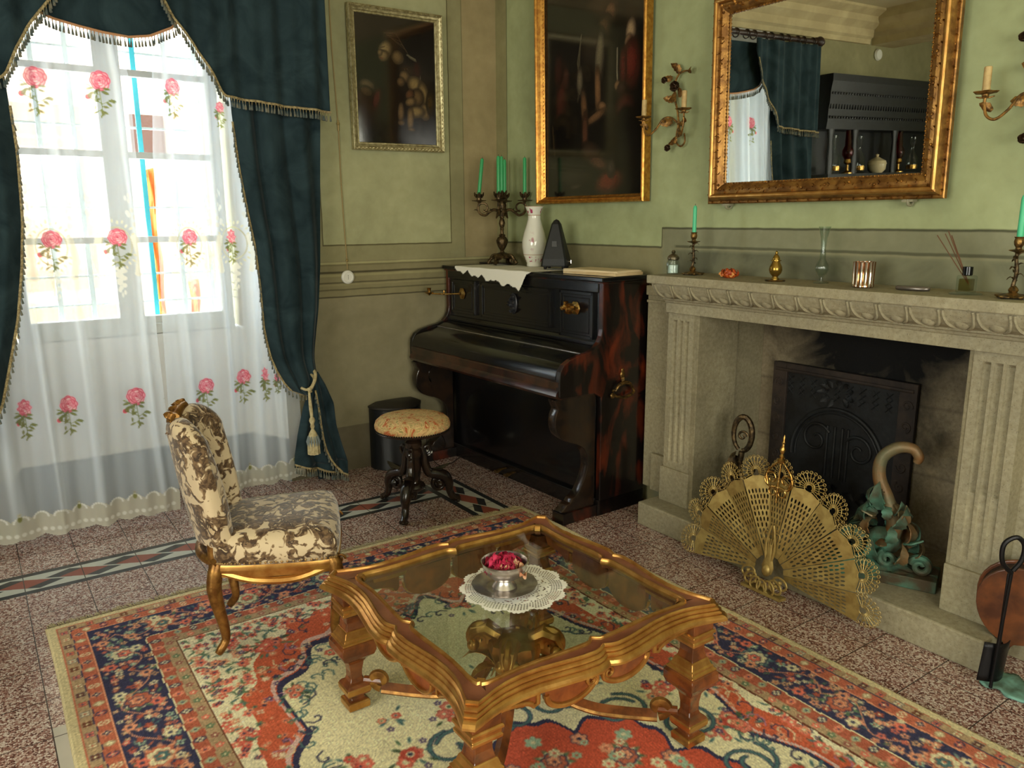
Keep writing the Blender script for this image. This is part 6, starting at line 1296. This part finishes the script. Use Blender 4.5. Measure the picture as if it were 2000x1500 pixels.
def picture(name,label,w,h,c,M,prof,fm,orn,inset):
    root=thing(name,label,'painting'); root.matrix_world=M
    b=MB(); vs=[]
    for dv,z in prof: vs+=[(-w/2+dv,dv,z),(w/2-dv,dv,z),(w/2-dv,h-dv,z),(-w/2+dv,h-dv,z)]
    L=len(prof); b.add(vs,[(r*4+i,r*4+(i+1)%4,((r+1)%L)*4+(i+1)%4,((r+1)%L)*4+i) for r in range(L) for i in range(4)]); f=b.build('frame',fm,root,ang=30)
    for dv,sp,r,zz in orn:
        b=MB(); cc=[(-w/2+dv,dv),(w/2-dv,dv),(w/2-dv,h-dv),(-w/2+dv,h-dv)]
        for i in range(4):
            A=Vector((*cc[i],zz));B=Vector((*cc[(i+1)%4],zz)); L=(B-A).length; n=int(L/sp); d=(B-A)/L; s_=Vector((-d.y,d.x,0))
            for k in range(n): p=A+d*(L*(k+.5)/n); b.leaf(p-d*sp*.5,d+s_*(.3 if k%2 else -.3),(0,0,1),sp*1.1,r*2,.3,th=.001) if r>.004 else b.sph(p,r,6)
        b.build('beaded_ornament',fm,root)
    me=c.mesh('painted_canvas',lambda X,Y:np.stack([-w/2+inset+X,h-inset-Y,.006+0*X],-1),flip=True); link('painted_canvas',me,pm_,root); 
    b=MB(); b.box(-w/2+.004,w/2-.004,.004,h-.004,-.004,.004); b.build('backboard',bpy.data.materials['dark_backing'],root,smooth=False)
    return root
cf=simple('silvery_cream_gilt',(196,186,142),.3,.6,(150,138,98),50,.2,300)
RX=Matrix(((1,0,0,0),(0,0,-1,0),(0,1,0,0),(0,0,0,1))) # x right, y up, z toward the room (-y world)
picture('framed_painting','dark painting of a draped figure and child in a silvery beaded frame',.625,.815,paint1(),Matrix.Translation((-.742,-.012,2.0))@Matrix.Rotation(rad(-.6),4,'Y')@Matrix.Rotation(rad(1.2),4,'X')@RX,[(0,0),(0,.030),(.006,.037),(.014,.032),(.020,.027),(.030,.024),(.036,.016),(.041,.016),(.045,.013),(.047,.004),(.047,0)],cf,[(.010,.012,.0045,.035),(.041,.008,.003,.014)],.045)
LX=Matrix(((0,0,-1,0),(-1,0,0,0),(0,1,0,0),(0,0,0,1)))
picture('framed_painting','tall dark painting with figures in a gold frame above the piano',.945,1.28,paint2(),Matrix.Translation((-.014,-1.005,1.672))@Matrix.Rotation(rad(-.8),4,'Y')@LX,[(0,0),(0,.046),(.005,.054),(.010,.052),(.016,.043),(.020,.045),(.026,.040),(.030,.028),(.036,.020),(.042,.012),(.046,.0),(.046,0)],gold_b,[(.037,.011,.0045,.016),(.023,.006,.0024,.044)],.040)
# ------------------------------------------------------------------ wall socket and bell cord
so=thing('wall_socket','round white wall socket on the moulding left of the piano','socket',(-1.12,-.0015,1.238)); MX=Matrix.Rotation(PI/2,4,'X')
b=MB(); b.lathe([(.040,0),(.042,.004),(.040,.012),(.030,.018),(.028,.014),(.001,.014)],32,MX); b.build('cover',white_p,so)
b=MB(); 
for dz in (-.010,0,.010): b.tube([(.0,-.0135,dz),(0,-.0155,dz)],.0022,8)
b.build('pin_hole',iron_b,so)
bc=thing('wall_cable','thin tan cloth cable running up the wall to the ceiling beside the painting','cable',(-1.12,-.006,0))
b=MB(); b.tube(catmull([(.0,0,1.285),(.0,0,1.34),(-.012,0,1.75),(-.014,0,2.13),(-.03,0,2.6),(-.03,0,3.0)],8),.004,8); b.build('cord',cable_m,bc)
b=MB(); b.sph((-.014,-.002,2.14),.011,10); b.tube([(-.014,-.002,2.10),(-.014,-.002,2.16)],.007,8); b.sph((0,-.002,1.34),.009,10); b.build('cable_clip',simple('brass_clip',(150,130,80),.5,.4),bc)
# ------------------------------------------------------------------ dark carved cabinet and its glassware, seen in the mirror
dk=simple('blackened_oak',(26,28,32),.45,0,(18,18,20),20,.2,80)
kb=thing('carved_cabinet','large black carved cabinet on the window wall, seen in the mirror','cabinet',(-4.60,-.148,0)); kb.scale=(1,.55,1)
b=MB(); b.box(-1.05,1.05,-.22,.26,0,.95); b.box(-1.05,1.05,.20,.26,.95,2.25); b.build('carcass',dk,kb,bev=.004,smooth=False)
b=MB(); b.prism([(.26,2.2),(-.16,2.2),(-.18,2.26),(-.19,2.36),(-.21,2.42),(-.22,2.52),(-.25,2.60),(-.25,2.66),(.26,2.66)],-1.1,1.1,axis='x')
for k in range(52): b.box(-1.08+.042*k,-1.08+.042*k+.022,-.215,-.19,2.37,2.41); b.sph((-1.07+.042*k,-.20,2.30),.013,8); b.sph((-1.07+.042*k,-.225,2.50),.012,8)
b.build('carved_cornice',dk,kb,smooth=False)
for x in (-1.0,-.05,.62,1.0):
    b=MB(); b.lathe([(.04,.95),(.045,1.0),(.03,1.03),(.042,1.2),(.03,1.4),(.045,1.5),(.03,1.6),(.045,1.95),(.03,2.1),(.05,2.2)],16,Matrix.Translation((x,-.13,0))); b.build('turned_column',dk,kb)
b=MB(); b.box(-1.05,1.05,-.18,.2,1.78,1.81); b.build('shelf',dk,kb,smooth=False)
def glassware(x,y,kind,label):
    z=1.8105; root=thing('oil_lamp' if kind=='pink' else 'glass_decanter' if kind=='clear' else 'covered_tureen',label,{'pink':'lamp','clear':'decanter','tureen':'tureen'}[kind],(x,y,z))
    if kind=='pink':
        b=MB(); b.lathe([(.05,0),(.05,.01),(.015,.03),(.012,.08),(.035,.10),(.03,.13),(.001,.13)],20); b.build('base',brass,root); b=MB(); b.lathe([(.028,.13),(.05,.17),(.05,.21),(.03,.25),(.024,.40),(.022,.40),(.028,.25),(.046,.2),(.026,.14)],20); b.build('shade',glass_pk,root)
    elif kind=='clear':
        b=MB(); b.lathe([(.045,0),(.05,.02),(.05,.14),(.03,.18),(.015,.21),(.015,.26),(.03,.28),(.03,.34),(.001,.36)],20,fn=lambda a,z:1+.05*math.cos(10*a)); b.build('bottle',glass_w,root); b=MB(); b.lathe([(.052,.03),(.054,.05),(.052,.07)],20); b.build('gilt_band',brass,root)
    else:
        b=MB(); b.lathe([(.05,0),(.08,.03),(.085,.08),(.001,.08)],24); b.build('bowl',simple('ivory_glaze',(200,186,150),.3) if 'ivory_glaze' not in bpy.data.materials else bpy.data.materials['ivory_glaze'],root); b=MB(); b.lathe([(.09,.08),(.08,.11),(.03,.14),(.012,.15),(.018,.17),(.001,.18)],24); b.build('lid',bpy.data.materials['ivory_glaze'],root)
for x,y,k_,l_ in ((-3.72,-.19,'clear','clear gilt banded decanter nearest the curtain in the mirror reflection'),(-3.93,-.19,'pink','cranberry glass oil lamp nearer the curtain in the mirror reflection'),(-4.15,-.17,'clear','clear gilt banded decanter between the two cranberry lamps in the reflection'),(-4.42,-.19,'tureen','ivory lidded tureen on the cabinet shelf in the mirror reflection'),(-4.80,-.19,'pink','cranberry glass oil lamp farther from the curtain in the mirror reflection'),(-5.05,-.19,'clear','clear gilt banded decanter at the far end of the reflected cabinet shelf')): glassware(x,y,k_,l_)
